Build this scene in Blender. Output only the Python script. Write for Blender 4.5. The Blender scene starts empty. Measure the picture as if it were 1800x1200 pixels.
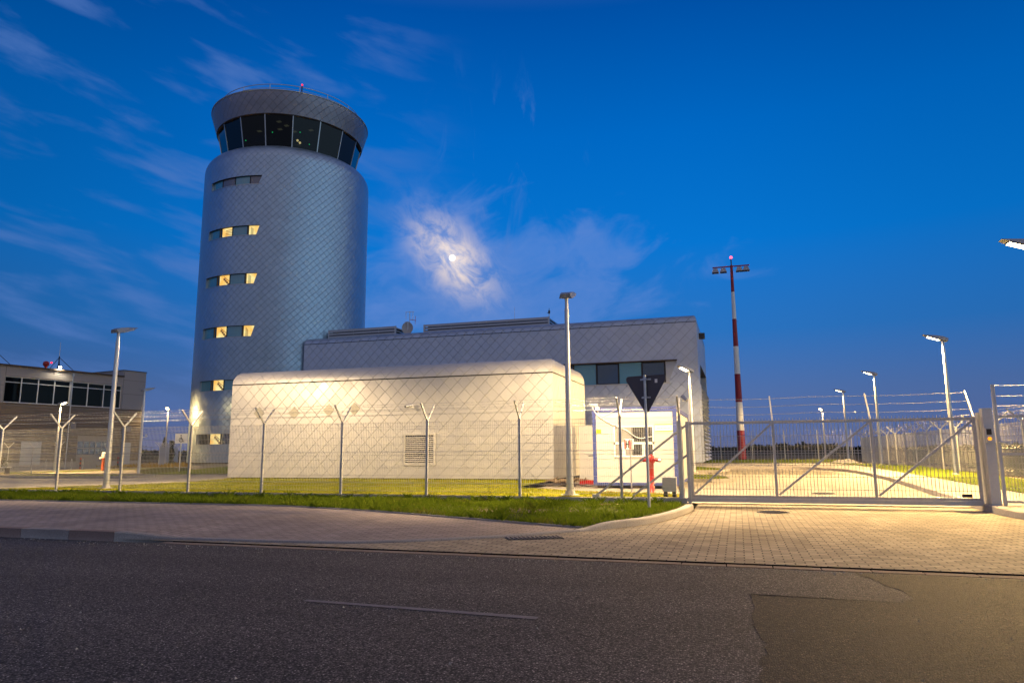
import bpy, bmesh, math, random
from math import sin, cos, pi, radians, atan2, hypot, sqrt, exp, floor
from mathutils import Vector, Matrix, noise
from mathutils.geometry import delaunay_2d_cdt

S = bpy.context.scene
COL = S.collection
rnd = random.Random(11)

# ------------------------------------------------------------------ camera
CAM_H = 1.30
YAW, PITCH, ROLL = 0.3077, 0.155379, -0.006314
def cam_axes(yaw, pitch, roll):
    cy, sy, cp, sp, cr, sr = cos(yaw), sin(yaw), cos(pitch), sin(pitch), cos(roll), sin(roll)
    f = Vector((-sy*cp, cy*cp, sp)); r0 = Vector((cy, sy, 0)); u0 = r0.cross(f)
    return r0*cr + u0*sr, u0*cr - r0*sr, f
_r, _u, _f = cam_axes(YAW, PITCH, ROLL)
cd = bpy.data.cameras.new('camera'); cam = bpy.data.objects.new('camera', cd); COL.objects.link(cam)
cd.sensor_width = 36.0; cd.lens = 1233.17/1800*36; cd.clip_start = 0.05; cd.clip_end = 9000
M = Matrix((( _r.x, _u.x, -_f.x, 0), (_r.y, _u.y, -_f.y, 0), (_r.z, _u.z, -_f.z, CAM_H), (0, 0, 0, 1)))
cam.matrix_world = M
S.camera = cam
S.render.engine = 'CYCLES'
S.view_settings.view_transform = 'Standard'
S.view_settings.look = 'None'
S.view_settings.exposure = 0.0
S.view_settings.gamma = 1.0
S.cycles.use_denoising = True
S.cycles.max_bounces = 6
S.cycles.sample_clamp_indirect = 6.0

# ------------------------------------------------------------------ node helper
class NT:
    def __init__(self, tree):
        self.t = tree; tree.nodes.clear()
    def n(self, typ, ins=None, **props):
        nd = self.t.nodes.new(typ)
        for k, v in props.items(): setattr(nd, k, v)
        for k, v in (ins or {}).items():
            self.set(nd.inputs[k], v)
        return nd
    def set(self, sock, v):
        if isinstance(v, bpy.types.NodeSocket): self.t.links.new(v, sock)
        elif isinstance(v, bpy.types.Node): self.t.links.new(v.outputs[0], sock)
        else:
            try: sock.default_value = v
            except Exception:
                sock.default_value = (*v, 1.0) if len(v) == 3 else v
    def m(self, op, a, b=0.0, c=0.0, clamp=False):
        nd = self.n('ShaderNodeMath', {0: a, 1: b, 2: c}, operation=op); nd.use_clamp = clamp
        return nd.outputs[0]
    def sm(self, x, a, b):          # smoothstep a..b -> 0..1
        nd = self.n('ShaderNodeMapRange', {'Value': x, 'From Min': a, 'From Max': b, 'To Min': 0.0, 'To Max': 1.0}, interpolation_type='SMOOTHSTEP')
        return nd.outputs[0]
    def mix(self, f, a, b):
        nd = self.n('ShaderNodeMix', data_type='RGBA')
        self.set(nd.inputs[0], f); self.set(nd.inputs[6], a if not isinstance(a, tuple) else (*a[:3], 1)); self.set(nd.inputs[7], b if not isinstance(b, tuple) else (*b[:3], 1))
        return nd.outputs[2]
    def noise(self, vec, scale, detail=4, rough=0.55, dist=0.0):
        return self.n('ShaderNodeTexNoise', {'Vector': vec, 'Scale': scale, 'Detail': detail, 'Roughness': rough, 'Distortion': dist}).outputs[0]
    def xyz(self, x, y, z=0.0):
        return self.n('ShaderNodeCombineXYZ', {0: x, 1: y, 2: z}).outputs[0]

# ------------------------------------------------------------------ world: dusk sky
W = bpy.data.worlds.new('World'); S.world = W; W.use_nodes = True
t = NT(W.node_tree)
tc = t.n('ShaderNodeTexCoord').outputs['Generated']
sp = t.n('ShaderNodeSeparateXYZ', {0: tc})
dx, dy, dzn = sp.outputs
az = t.m('ARCTAN2', dx, dy)               # 0 = along +Y, negative to the left
el = t.m('ARCSINE', dzn)
rampn = t.n('ShaderNodeValToRGB', {0: dzn}); cr = rampn.color_ramp
cr.elements[0].position = 0.0; cr.elements[0].color = (.12, .155, .33, 1)
cr.elements[1].position = 1.0; cr.elements[1].color = (.22, .21, .30, 1)
for p, c in ((.08, (.080, .165, .41)), (.16, (.024, .172, .53)), (.28, (.002, .180, .64)), (.42, (.0, .138, .55)), (.56, (.0, .080, .38)), (.75, (.10, .14, .34))):
    e = cr.elements.new(p); e.color = (*c, 1)
sky = rampn.outputs[0]
# afterglow side, behind the camera
fb = t.m('ADD', t.m('MULTIPLY', dx, 0.303), t.m('MULTIPLY', dy, -0.953))
back = t.m('MAXIMUM', t.sm(fb, -0.15, 0.75), t.sm(t.m('ADD', t.m('MULTIPLY', dx, .985), t.m('MULTIPLY', dy, -.17)), .30, .80))
glow = t.mix(t.sm(dzn, 0.0, 0.6), (.19, .225, .33), (.37, .33, .43))
# paler eastern sky, outside the frame on the right
ge = t.m('ADD', t.m('MULTIPLY', dx, .985), t.m('MULTIPLY', dy, -.17))
glow = t.mix(t.m('MULTIPLY', t.sm(ge, .55, 1.0), t.sm(dzn, .9, .3)), glow, (.46, .68, .92))
sky = t.mix(back, sky, glow)
# a little darker to the left
lf = t.m('MULTIPLY', t.m('MULTIPLY_ADD', t.sm(az, -1.10, -0.45), 0.34, 0.66), t.m('MULTIPLY_ADD', t.sm(az, .40, -0.1), 0.16, 0.84))
sky = t.n('ShaderNodeMix', {0: t.m('SUBTRACT', 1.0, back), 6: sky, 7: t.n('ShaderNodeCombineColor', {0: lf, 1: lf, 2: lf}).outputs[0]}, data_type='RGBA', blend_type='MULTIPLY').outputs[2]
# streaky clouds, upper left
ca, sa = cos(radians(11)), sin(radians(11))
sx = t.m('SUBTRACT', t.m('MULTIPLY', az, ca), t.m('MULTIPLY', el, sa))
sy = t.m('ADD', t.m('MULTIPLY', az, sa), t.m('MULTIPLY', el, ca))
v1 = t.xyz(t.m('MULTIPLY', sx, 5.2), t.m('MULTIPLY', sy, 21.0), 8.3)
n1 = t.noise(v1, 1.25, 5, 0.5, 0.25)
n1b = t.noise(t.xyz(t.m('MULTIPLY', sx, 10.0), t.m('MULTIPLY', sy, 40.0), 1.2), 1.0, 4, 0.6, 0.8)
n1 = t.m('ADD', n1, t.m('MULTIPLY', t.m('SUBTRACT', n1b, .5), .16))
c1 = t.sm(n1, 0.465, 0.72)
m1 = t.m('MULTIPLY', t.sm(az, -0.34, -0.62), t.m('MULTIPLY', t.sm(el, 0.02, 0.12), t.sm(el, 0.75, 0.55)))
sky = t.mix(t.m('MULTIPLY', t.m('MULTIPLY', c1, m1), 0.52), sky, (.10, .205, .53))
# thin veil and the cloud lit round the moon
MAZ, MEL = -0.3945, 0.2735
ax = t.m('SUBTRACT', az, MAZ); ey = t.m('SUBTRACT', el, MEL)
v2 = t.xyz(t.m('ADD', t.m('MULTIPLY', az, 7.0), t.m('MULTIPLY', el, 4.5)), t.m('SUBTRACT', t.m('MULTIPLY', el, 13.0), t.m('MULTIPLY', az, 5.0)), .45)
n2 = t.noise(v2, 1.0, 6, 0.55, 0.6)
n2s = t.noise(v2, 4.0, 5, 0.6, 0.8)
bx_ = t.m('SUBTRACT', ax, 0.075); by_ = t.m('ADD', ey, 0.055)
rr = t.m('SQRT', t.m('ADD', t.m('POWER', t.m('DIVIDE', bx_, 0.28), 2.0), t.m('POWER', t.m('DIVIDE', by_, 0.115), 2.0)))
blob = t.m('ADD', t.m('SUBTRACT', 1.0, rr), t.m('MULTIPLY', t.m('SUBTRACT', n2, .5), 2.6))
veil = t.m('MULTIPLY', t.sm(blob, -0.05, 0.55), t.m('MULTIPLY_ADD', n2s, .5, .35))
sky = t.mix(t.m('MULTIPLY', veil, 0.95), sky, (.12, .25, .64))
# small wisps above
v3 = t.xyz(t.m('MULTIPLY', az, 16.0), t.m('ADD', t.m('MULTIPLY', el, 7.0), t.m('MULTIPLY', az, 5.0)), 6.1)
n3 = t.noise(v3, 1.0, 6, 0.6, 0.7)
m3 = t.m('MULTIPLY', t.m('MULTIPLY', t.sm(az, -0.46, -0.40), t.sm(az, -0.16, -0.30)), t.m('MULTIPLY', t.sm(el, .22, .30), t.sm(el, .56, .44)))
sky = t.mix(t.m('MULTIPLY', t.m('MULTIPLY', t.sm(n3, .54, .74), m3), .6), sky, (.085, .21, .58))
# moonlit core: elongated along a falling diagonal
qa = t.m('ADD', t.m('MULTIPLY', ax, .72), t.m('MULTIPLY', ey, -.69))
qb = t.m('ADD', t.m('MULTIPLY', ax, .69), t.m('MULTIPLY', ey, .72))
rq = t.m('ADD', t.m('POWER', t.m('DIVIDE', qa, 0.062), 2.0), t.m('POWER', t.m('DIVIDE', qb, 0.034), 2.0))
core = t.m('EXPONENT', t.m('MULTIPLY', rq, -1.0))
v4 = t.xyz(t.m('MULTIPLY', qa, 26.0), t.m('MULTIPLY', qb, 38.0), .9)
n4 = t.noise(v4, 1.0, 6, 0.62, 0.5)
lit = t.m('MULTIPLY', core, t.m('MULTIPLY_ADD', t.sm(n4, 0.30, 0.68), 1.05, 0.12))
sky = t.mix(t.m('MINIMUM', t.m('MULTIPLY', lit, 1.05), 1.0), sky, (.86, .72, .66))
core2 = t.m('EXPONENT', t.m('MULTIPLY', rq, -5.0))
sky = t.n('ShaderNodeMix', {0: t.m('MULTIPLY', core2, .12), 6: sky, 7: (.9, .85, .72, 1)}, data_type='RGBA', blend_type='ADD').outputs[2]
bg = t.n('ShaderNodeBackground', {'Color': sky, 'Strength': 1.0})
t.n('ShaderNodeOutputWorld', {'Surface': bg})

# ------------------------------------------------------------------ ground heights
def clampv(x, a, b): return a if x < a else b if x > b else x
def g(X, Y):                    # lawns and yard inside the fence
    z = .2 + .009*clampv(Y-17, 0, 45)
    if X < -20: z -= min(.0225*(-20-X), .5)*clampv((Y-17)/12, 0, 1)
    return z
def dz(X, Y): return .03 + .0135*clampv(Y-17, 0, 25)   # driveway and yard at the right
def pz(X, Y): return dz(X, Y) + .12
FY = 17.0
def kerb_front(X):              # front line of the left pavement
    pts = ((-400, 8.62), (-9.1, 8.62), (-8.2, 8.85), (-5.46, 9.1), (-3.69, 10.16), (-2.5, 11.4), (20, 25))
    for (a, ya), (b, yb) in zip(pts, pts[1:]):
        if X <= b: return ya + (yb-ya)*(X-a)/(b-a)
    return pts[-1][1]
def smooth(x): x = clampv(x, 0, 1); return x*x*(3-2*x)
def pav_z(X, Y):
    front = .13 - .095*smooth((X+9.15)/.95)
    back = .13 - .09*smooth((X+10)/7.5)
    tt = clampv((Y-kerb_front(X))/3.0, 0, 1)
    return front + (max(front, back)-front)*smooth(tt)
def verge_z(X, Y):
    d = clampv((Y-pb_y(X))/1.3, 0, 1); e = pav_z(X, pb_y(X))+.012
    return e*(1-d) + .10*d + .015*d*noise.noise(Vector((X*.9, Y*.9, 0)))
def pb_y(X):
    P_ = ((-2.55, 11.75), (-4.6, 12.45), (-7.2, 13.2), (-9.6, 13.62), (-10.6, 13.7), (-30, 13.75), (-400, 13.75))
    if X > -2.55: return 11.75
    for (a, ya), (b, yb) in zip(P_, P_[1:]):
        if X >= b: return ya + (yb-ya)*(X-a)/(b-a)
    return 13.75
def apron_z(X, Y): return .020

# ------------------------------------------------------------------ mesh helpers
ORG = {}
class MB:
    def __init__(self): self.v = []; self.f = []; self.uv = []; self.sm = []; self.mi = []
    def face(self, pts, uv=None, smooth=False, mi=0):
        i = len(self.v); self.v += [tuple(p) for p in pts]; self.f.append(tuple(range(i, i+len(pts))))
        self.uv.append(uv or [(0, 0)]*len(pts)); self.sm.append(smooth); self.mi.append(mi)
        return self
    def faces(self, verts, faces, smooth=False, mi=0):
        i = len(self.v); self.v += [tuple(p) for p in verts]
        for f in faces:
            self.f.append(tuple(i+k for k in f)); self.uv.append([(0, 0)]*len(f)); self.sm.append(smooth); self.mi.append(mi)
        return self
    def hexa(self, p, mi=0):       # 8 points: bottom ring 0-3 ccw, top ring 4-7
        return self.faces(p, [(3, 2, 1, 0), (4, 5, 6, 7), (0, 1, 5, 4), (1, 2, 6, 5), (2, 3, 7, 6), (3, 0, 4, 7)], mi=mi)
    def box(self, x0, y0, z0, x1, y1, z1, mi=0):
        return self.hexa([(x0, y0, z0), (x1, y0, z0), (x1, y1, z0), (x0, y1, z0), (x0, y0, z1), (x1, y0, z1), (x1, y1, z1), (x0, y1, z1)], mi)
    def bar(self, a, b, w, h=None, up=(0, 0, 1), mi=0):   # rectangular bar from a to b
        h = h or w
        a, b = Vector(a), Vector(b); d = (b-a).normalized(); u = Vector(up)
        if abs(d.dot(u)) > .99: u = Vector((0, 1, 0))
        s = d.cross(u).normalized()*(w/2); k = s.cross(d).normalized()*(h/2)
        return self.hexa([a-s-k, a+s-k, b+s-k, b-s-k, a-s+k, a+s+k, b+s+k, b-s+k], mi)
    def tube(self, a, b, r0, r1=None, n=12, caps=True, mi=0):
        r1 = r0 if r1 is None else r1
        a, b = Vector(a), Vector(b); d = (b-a).normalized()
        u = Vector((1, 0, 0)) if abs(d.x) < .9 else Vector((0, 1, 0))
        s = d.cross(u).normalized(); k = d.cross(s)
        V = [a+(s*cos(2*pi*i/n)+k*sin(2*pi*i/n))*r0 for i in range(n)] + [b+(s*cos(2*pi*i/n)+k*sin(2*pi*i/n))*r1 for i in range(n)]
        self.faces(V, [((i+1) % n, i, n+i, n+(i+1) % n)[::-1] for i in range(n)], smooth=True, mi=mi)
        if caps:
            self.faces(V[:n], [tuple(range(n))], mi=mi); self.faces(V[n:], [tuple(range(n))[::-1]], mi=mi)
        return self
    def path(self, pts, r, n=5, mi=0):
        pts = [Vector(p) for p in pts]; V = []; m = len(pts)
        for i, p in enumerate(pts):
            d = (pts[min(i+1, m-1)]-pts[max(i-1, 0)]).normalized()
            u = Vector((0, 0, 1)) if abs(d.z) < .9 else Vector((1, 0, 0))
            s = d.cross(u).normalized(); k = s.cross(d)
            V += [p+(s*cos(2*pi*j/n)+k*sin(2*pi*j/n))*r for j in range(n)]
        F = [(i*n+j, i*n+(j+1) % n, (i+1)*n+(j+1) % n, (i+1)*n+j) for i in range(m-1) for j in range(n)]
        return self.faces(V, F, smooth=True, mi=mi)
    def lathe(self, prof, cx=0, cy=0, n=20, mi=0):        # prof: (r, z)
        V = [(cx+r*cos(2*pi*j/n), cy+r*sin(2*pi*j/n), z) for r, z in prof for j in range(n)]
        F = [(i*n+j, i*n+(j+1) % n, (i+1)*n+(j+1) % n, (i+1)*n+j) for i in range(len(prof)-1) for j in range(n)]
        self.faces(V, F, smooth=True, mi=mi)
        if prof[0][0] > 1e-4: self.faces(V[:n], [tuple(range(n))[::-1]], mi=mi)
        if prof[-1][0] > 1e-4: self.faces(V[-n:], [tuple(range(n))], mi=mi)
        return self
    def prism(self, poly, axis_pt, du, dv, dn, mi=0):     # poly (u,v) in plane, extruded along dn
        o, du, dv, dn = Vector(axis_pt), Vector(du), Vector(dv), Vector(dn); n = len(poly)
        A = [o+du*u+dv*v for u, v in poly]; B = [p+dn for p in A]
        self.faces(A+B, [tuple(range(n))[::-1], tuple(range(n, 2*n))] + [(i, (i+1) % n, n+(i+1) % n, n+i) for i in range(n)], mi=mi)
        return self
    def build(self, name, mat, parent=None, local=False):
        me = bpy.data.meshes.new(name)
        o = Vector((0, 0, 0)) if (local or parent is None) else ORG.get(parent.name, Vector((0, 0, 0)))
        me.from_pydata([(x-o.x, y-o.y, z-o.z) for x, y, z in self.v], [], self.f)
        ul = me.uv_layers.new(name='UVMap')
        flat = [c for fu in self.uv for p in fu for c in p]
        ul.data.foreach_set('uv', flat)
        me.polygons.foreach_set('use_smooth', self.sm)
        mats = mat if isinstance(mat, (list, tuple)) else [mat]
        for m_ in mats: me.materials.append(m_)
        if len(mats) > 1: me.polygons.foreach_set('material_index', self.mi)
        me.update()
        ob = bpy.data.objects.new(name, me); COL.objects.link(ob)
        if parent is not None:
            ob.parent = parent; ORG[ob.name] = o
        return ob
def tag(o, label=None, cat=None, group=None, kind=None):
    if label: o['label'] = label
    if cat: o['category'] = cat
    if group: o['group'] = group
    if kind: o['kind'] = kind
    return o
def thing(name, label, cat, loc, rotz=0, group=None):
    o = bpy.data.objects.new(name, None); COL.objects.link(o); o.location = loc; o.rotation_euler = (0, 0, rotz)
    o.empty_display_size = .2
    ORG[o.name] = Vector(loc)
    return tag(o, label, cat, group)
def dup(root, loc, rotz, label=None, group=None):
    def cp(o, parent):
        c = o.copy(); COL.objects.link(c)
        if parent is not None: c.parent = parent
        for ch in list(o.children): cp(ch, c)
        return c
    r = cp(root, None); r.location = loc; r.rotation_euler = (0, 0, rotz)
    if label: r['label'] = label
    if group: r['group'] = group
    return r
def struct(o): o['kind'] = 'structure'; return o
def sheet(name, poly, zf, step, mat, kind='structure', dzoff=0.0):
    pts = [Vector(p) for p in poly]; n = len(pts)
    # subdivide boundary
    bp = []
    for i in range(n):
        a, b = pts[i], pts[(i+1) % n]; k = max(1, int((b-a).length/step))
        bp += [a+(b-a)*j/k for j in range(k)]
    nb = len(bp); edges = [(i, (i+1) % nb) for i in range(nb)]
    x0, x1 = min(p.x for p in bp), max(p.x for p in bp); y0, y1 = min(p.y for p in bp), max(p.y for p in bp)
    inner = []
    y = y0+step*.5
    while y < y1:
        x = x0+step*.5
        while x < x1:
            ins = False; j = nb-1
            for i in range(nb):
                a, b = bp[i], bp[j]
                if (a.y > y) != (b.y > y) and x < (b.x-a.x)*(y-a.y)/(b.y-a.y)+a.x: ins = not ins
                j = i
            if ins: inner.append(Vector((x, y)))
            x += step
        y += step
    r = delaunay_2d_cdt(bp+inner, edges, [list(range(nb))], 1, 1e-4)
    mb = MB(); mb.faces([(p.x, p.y, zf(p.x, p.y)+dzoff) for p in r[0]], [tuple(f) if (r[0][f[1]]-r[0][f[0]]).cross(r[0][f[2]]-r[0][f[0]]) > 0 else tuple(reversed(f)) for f in r[2]], smooth=True)
    o = mb.build(name, mat); o['kind'] = kind
    return o
def sweep(mb, pts, w, ztop, zbot, side=1, bev=.02):      # kerb: rectangle section along a plan polyline; side: which way the width goes
    P = [Vector((p[0], p[1])) for p in pts]; n = len(P); V = []
    for i, p in enumerate(P):
        d = (P[min(i+1, n-1)]-P[max(i-1, 0)]).normalized(); nn = Vector((-d.y, d.x))*side
        zt = ztop(p.x, p.y) if callable(ztop) else ztop; zb = zbot(p.x, p.y) if callable(zbot) else zbot
        a = p; b = p+nn*w
        V += [(a.x, a.y, zb), (a.x, a.y, zt-bev), (a.x+nn.x*bev, a.y+nn.y*bev, zt), (b.x, b.y, zt), (b.x, b.y, zb)]
    F = []
    for i in range(n-1):
        for k in range(4):
            q = (i*5+k, i*5+k+1, (i+1)*5+k+1, (i+1)*5+k); F.append(q if side > 0 else q[::-1])
    F += [(0, 1, 2, 3, 4), tuple((n-1)*5+k for k in (4, 3, 2, 1, 0))]
    mb.faces(V, F); return mb
def curve(pts, n=8):            # catmull-rom in plan
    P = [Vector((p[0], p[1])) for p in pts]; out = []
    for i in range(len(P)-1):
        p0, p1, p2, p3 = P[max(i-1, 0)], P[i], P[i+1], P[min(i+2, len(P)-1)]
        for k in range(n):
            s = k/n
            out.append(.5*((2*p1)+(p2-p0)*s+(2*p0-5*p1+4*p2-p3)*s*s+(3*p1-p0-3*p2+p3)*s**3))
    out.append(P[-1]); return [(p.x, p.y) for p in out]

# ------------------------------------------------------------------ materials
MATS = {}
def new_mat(name):
    m = bpy.data.materials.new(name); m.use_nodes = True; MATS[name] = m
    return m, NT(m.node_tree)
def finish(t, **ins):
    b = t.n('ShaderNodeBsdfPrincipled', ins); t.n('ShaderNodeOutputMaterial', {'Surface': b}); return b
def simple(name, col, rough=.6, metal=0.0, var=.12, scale=4.0, bump=.0, bscale=60.0, fine=0.0):
    m, t = new_mat(name)
    oc = t.n('ShaderNodeTexCoord').outputs['Object']
    n = t.noise(oc, scale, 5, .6)
    f = t.m('MULTIPLY_ADD', t.m('SUBTRACT', n, .5), var*2.2, 1.0)
    if fine: f = t.m('MULTIPLY', f, t.m('MULTIPLY_ADD', t.m('SUBTRACT', t.noise(oc, bscale, 3, .7), .5), fine*2, 1.0))
    c = t.n('ShaderNodeVectorMath', {0: (*col,), 'Scale': f}, operation='SCALE').outputs[0]
    ins = {'Base Color': c, 'Roughness': t.m('MULTIPLY_ADD', t.m('SUBTRACT', n, .5), .2, rough, clamp=True), 'Metallic': metal}
    if bump:
        ins['Normal'] = t.n('ShaderNodeBump', {'Height': t.noise(oc, bscale, 3, .6), 'Strength': bump, 'Distance': .01}).outputs[0]
    finish(t, **ins); return m
def emit(name, col, s):
    m, t = new_mat(name)
    e = t.n('ShaderNodeEmission', {'Color': (*col, 1), 'Strength': s}); t.n('ShaderNodeOutputMaterial', {'Surface': e}); return m

def zinc(name, p, col=(.50, .52, .545), metal=.8, rough=.36, seam=.026, tilt=.012, var=.10, l1=.45, l2=.8):
    m, t = new_mat(name)
    uv = t.n('ShaderNodeUVMap', uv_map='UVMap').outputs[0]
    s = t.n('ShaderNodeSeparateXYZ', {0: uv})
    a = t.m('DIVIDE', t.m('ADD', s.outputs[0], s.outputs[1]), p); b = t.m('DIVIDE', t.m('SUBTRACT', s.outputs[0], s.outputs[1]), p)
    fa, fb_ = t.m('FRACT', a), t.m('FRACT', b)
    cell = t.xyz(t.m('FLOOR', a), t.m('FLOOR', b), 0.5)
    wn = t.n('ShaderNodeTexWhiteNoise', {'Vector': cell}, noise_dimensions='3D')
    ws = t.n('ShaderNodeSeparateXYZ', {0: wn.outputs['Color']})
    k = seam/p
    da = t.m('MINIMUM', fa, t.m('SUBTRACT', 1.0, fa)); db = t.m('MINIMUM', fb_, t.m('SUBTRACT', 1.0, fb_))
    sa_ = t.sm(da, k*.6, k*.15); sb_ = t.sm(db, k*.9, k*.25)
    line = t.m('MAXIMUM', t.m('MULTIPLY', sa_, l1), t.m('MULTIPLY', sb_, l2))
    oc = t.n('ShaderNodeTexCoord').outputs['Object']
    n = t.noise(oc, .55, 4, .6); n2 = t.noise(oc, 9.0, 4, .6)
    f = t.m('ADD', t.m('MULTIPLY_ADD', t.m('SUBTRACT', ws.outputs[0], .5), var*2, 1.0), t.m('ADD', t.m('MULTIPLY', t.m('SUBTRACT', n, .5), .22), t.m('MULTIPLY', t.m('SUBTRACT', n2, .5), .10)))
    c = t.n('ShaderNodeVectorMath', {0: (*col,), 'Scale': f}, operation='SCALE').outputs[0]
    c = t.mix(line, c, (.045, .045, .05))
    # each shingle lies at its own small tilt, its lower edge lifted over the next
    h = t.m('ADD', t.m('MULTIPLY', t.m('SUBTRACT', ws.outputs[1], .5), fa), t.m('MULTIPLY', t.m('SUBTRACT', ws.outputs[2], .5), fb_))
    h = t.m('ADD', t.m('MULTIPLY', h, tilt*2), t.m('MULTIPLY', t.noise(oc, 3.2, 2, .5), tilt*.6))
    h = t.m('SUBTRACT', h, t.m('MULTIPLY', t.m('MAXIMUM', sa_, sb_), .012))
    bmp = t.n('ShaderNodeBump', {'Height': h, 'Strength': 1.0, 'Distance': 1.0}).outputs[0]
    r = t.m('MULTIPLY_ADD', t.m('SUBTRACT', ws.outputs[0], .5), .12, rough)
    finish(t, **{'Base Color': c, 'Metallic': metal, 'Roughness': r, 'Normal': bmp}); return m
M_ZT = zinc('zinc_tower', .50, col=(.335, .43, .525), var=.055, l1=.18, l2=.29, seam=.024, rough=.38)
M_ZM = zinc('zinc_main', .64, col=(.47, .53, .63), metal=.65, rough=.42, var=.045, l1=.2, l2=.32)
M_ZB = zinc('zinc_annex', .56, col=(.60, .59, .56), metal=.55, rough=.52, seam=.016, var=.012, l1=.05, l2=.37, tilt=.0025)
M_ZTRIM = simple('zinc_trim', (.42, .44, .46), .38, .8, .08, 1.5)
M_SEAM = simple('dark_reveal', (.03, .03, .03), .7)
M_GALV = simple('galvanised_steel', (.56, .57, .58), .42, .7, .14, 14.0, .15, 90, .1)
M_WIRE = simple('galvanised_wire', (.46, .46, .45), .45, .55, .1, 3.0)
M_ALU = simple('lamp_aluminium', (.55, .56, .58), .38, .6, .08, 2.0)
M_DARKHEAD = simple('lamp_housing', (.33, .34, .36), .45, .5, .08, 5.0)
M_CONC = simple('concrete', (.40, .38, .34), .85, 0, .22, 2.2, .35, 70, .18)
M_DARK = simple('dark_metal', (.035, .035, .04), .5, .3, .1)
def matte(name, col):
    m, t = new_mat(name); oc = t.n('ShaderNodeTexCoord').outputs['Object']
    c = t.n('ShaderNodeVectorMath', {0: (*col,), 'Scale': t.m('MULTIPLY_ADD', t.noise(oc, 8, 4, .6), .6, .7)}, operation='SCALE').outputs[0]
    d = t.n('ShaderNodeBsdfDiffuse', {'Color': c}); t.n('ShaderNodeOutputMaterial', {'Surface': d}); return m
M_MATTE_BLACK = matte('matte_black', (.012, .011, .010))
M_BLACK = simple('near_black', (.012, .012, .014), .6)
M_RED = simple('red_paint', (.34, .010, .008), .4, 0, .1, 5)
M_ORANGE = simple('orange_paint', (.62, .10, .02), .5, 0, .1, 5)
M_MASTR = simple('mast_red', (.30, .012, .016), .45, 0, .1, 1)
M_WHITE = simple('white_paint', (.78, .78, .76), .45, 0, .05, 3)
M_CREAM = simple('white_panel', (.50, .49, .46), .5, 0, .05, 1.6, .08, 20)
M_BLUE = simple('blue_frame', (.035, .055, .22), .7, .0, .14, 4)
M_YELLOW = simple('yellow_sign', (.85, .52, .01), .5, 0, .04)
M_LIME = simple('lime_stripe', (.62, .74, .02), .5, 0, .04)
M_GREYS = simple('grey_shutter', (.25, .25, .24), .6, 0, .08, 3)
M_SIGNBACK = simple('sign_back_grey', (.085, .08, .095), .5, .3, .12, 6, .1, 80)
M_BARK = simple('bark', (.06, .045, .03), .9)
M_WOOD = simple('weathered_timber', (.22, .16, .10), .85, 0, .25, 6, .3, 50)
M_LGREY = simple('light_grey_panel', (.34, .32, .31), .6, .1, .08, .6)
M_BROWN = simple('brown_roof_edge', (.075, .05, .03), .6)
M_GDOOR = simple('garage_door_panel', (.34, .31, .28), .55, .1, .08, 1)
M_PALE = simple('pale_door', (.42, .47, .50), .5, 0, .08, 1)
M_TILE = simple('dull_tile', (.40, .38, .31), .5, .4, .1)
M_TYRE = simple('bench_dark', (.05, .04, .035), .8)

def corrugated():
    m, t = new_mat('corrugated_cladding')
    oc = t.n('ShaderNodeTexCoord').outputs['Object']
    s = t.n('ShaderNodeSeparateXYZ', {0: oc})
    w = t.m('SINE', t.m('MULTIPLY', s.outputs[2], 2*pi/.25))
    n = t.noise(oc, .7, 4, .6)
    c = t.n('ShaderNodeVectorMath', {0: (.20, .165, .13), 'Scale': t.m('MULTIPLY_ADD', n, .5, .75)}, operation='SCALE').outputs[0]
    finish(t, **{'Base Color': c, 'Roughness': .5, 'Metallic': .4, 'Normal': t.n('ShaderNodeBump', {'Height': w, 'Strength': .6, 'Distance': .03}).outputs[0]}); return m
M_CORR = corrugated()

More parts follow.
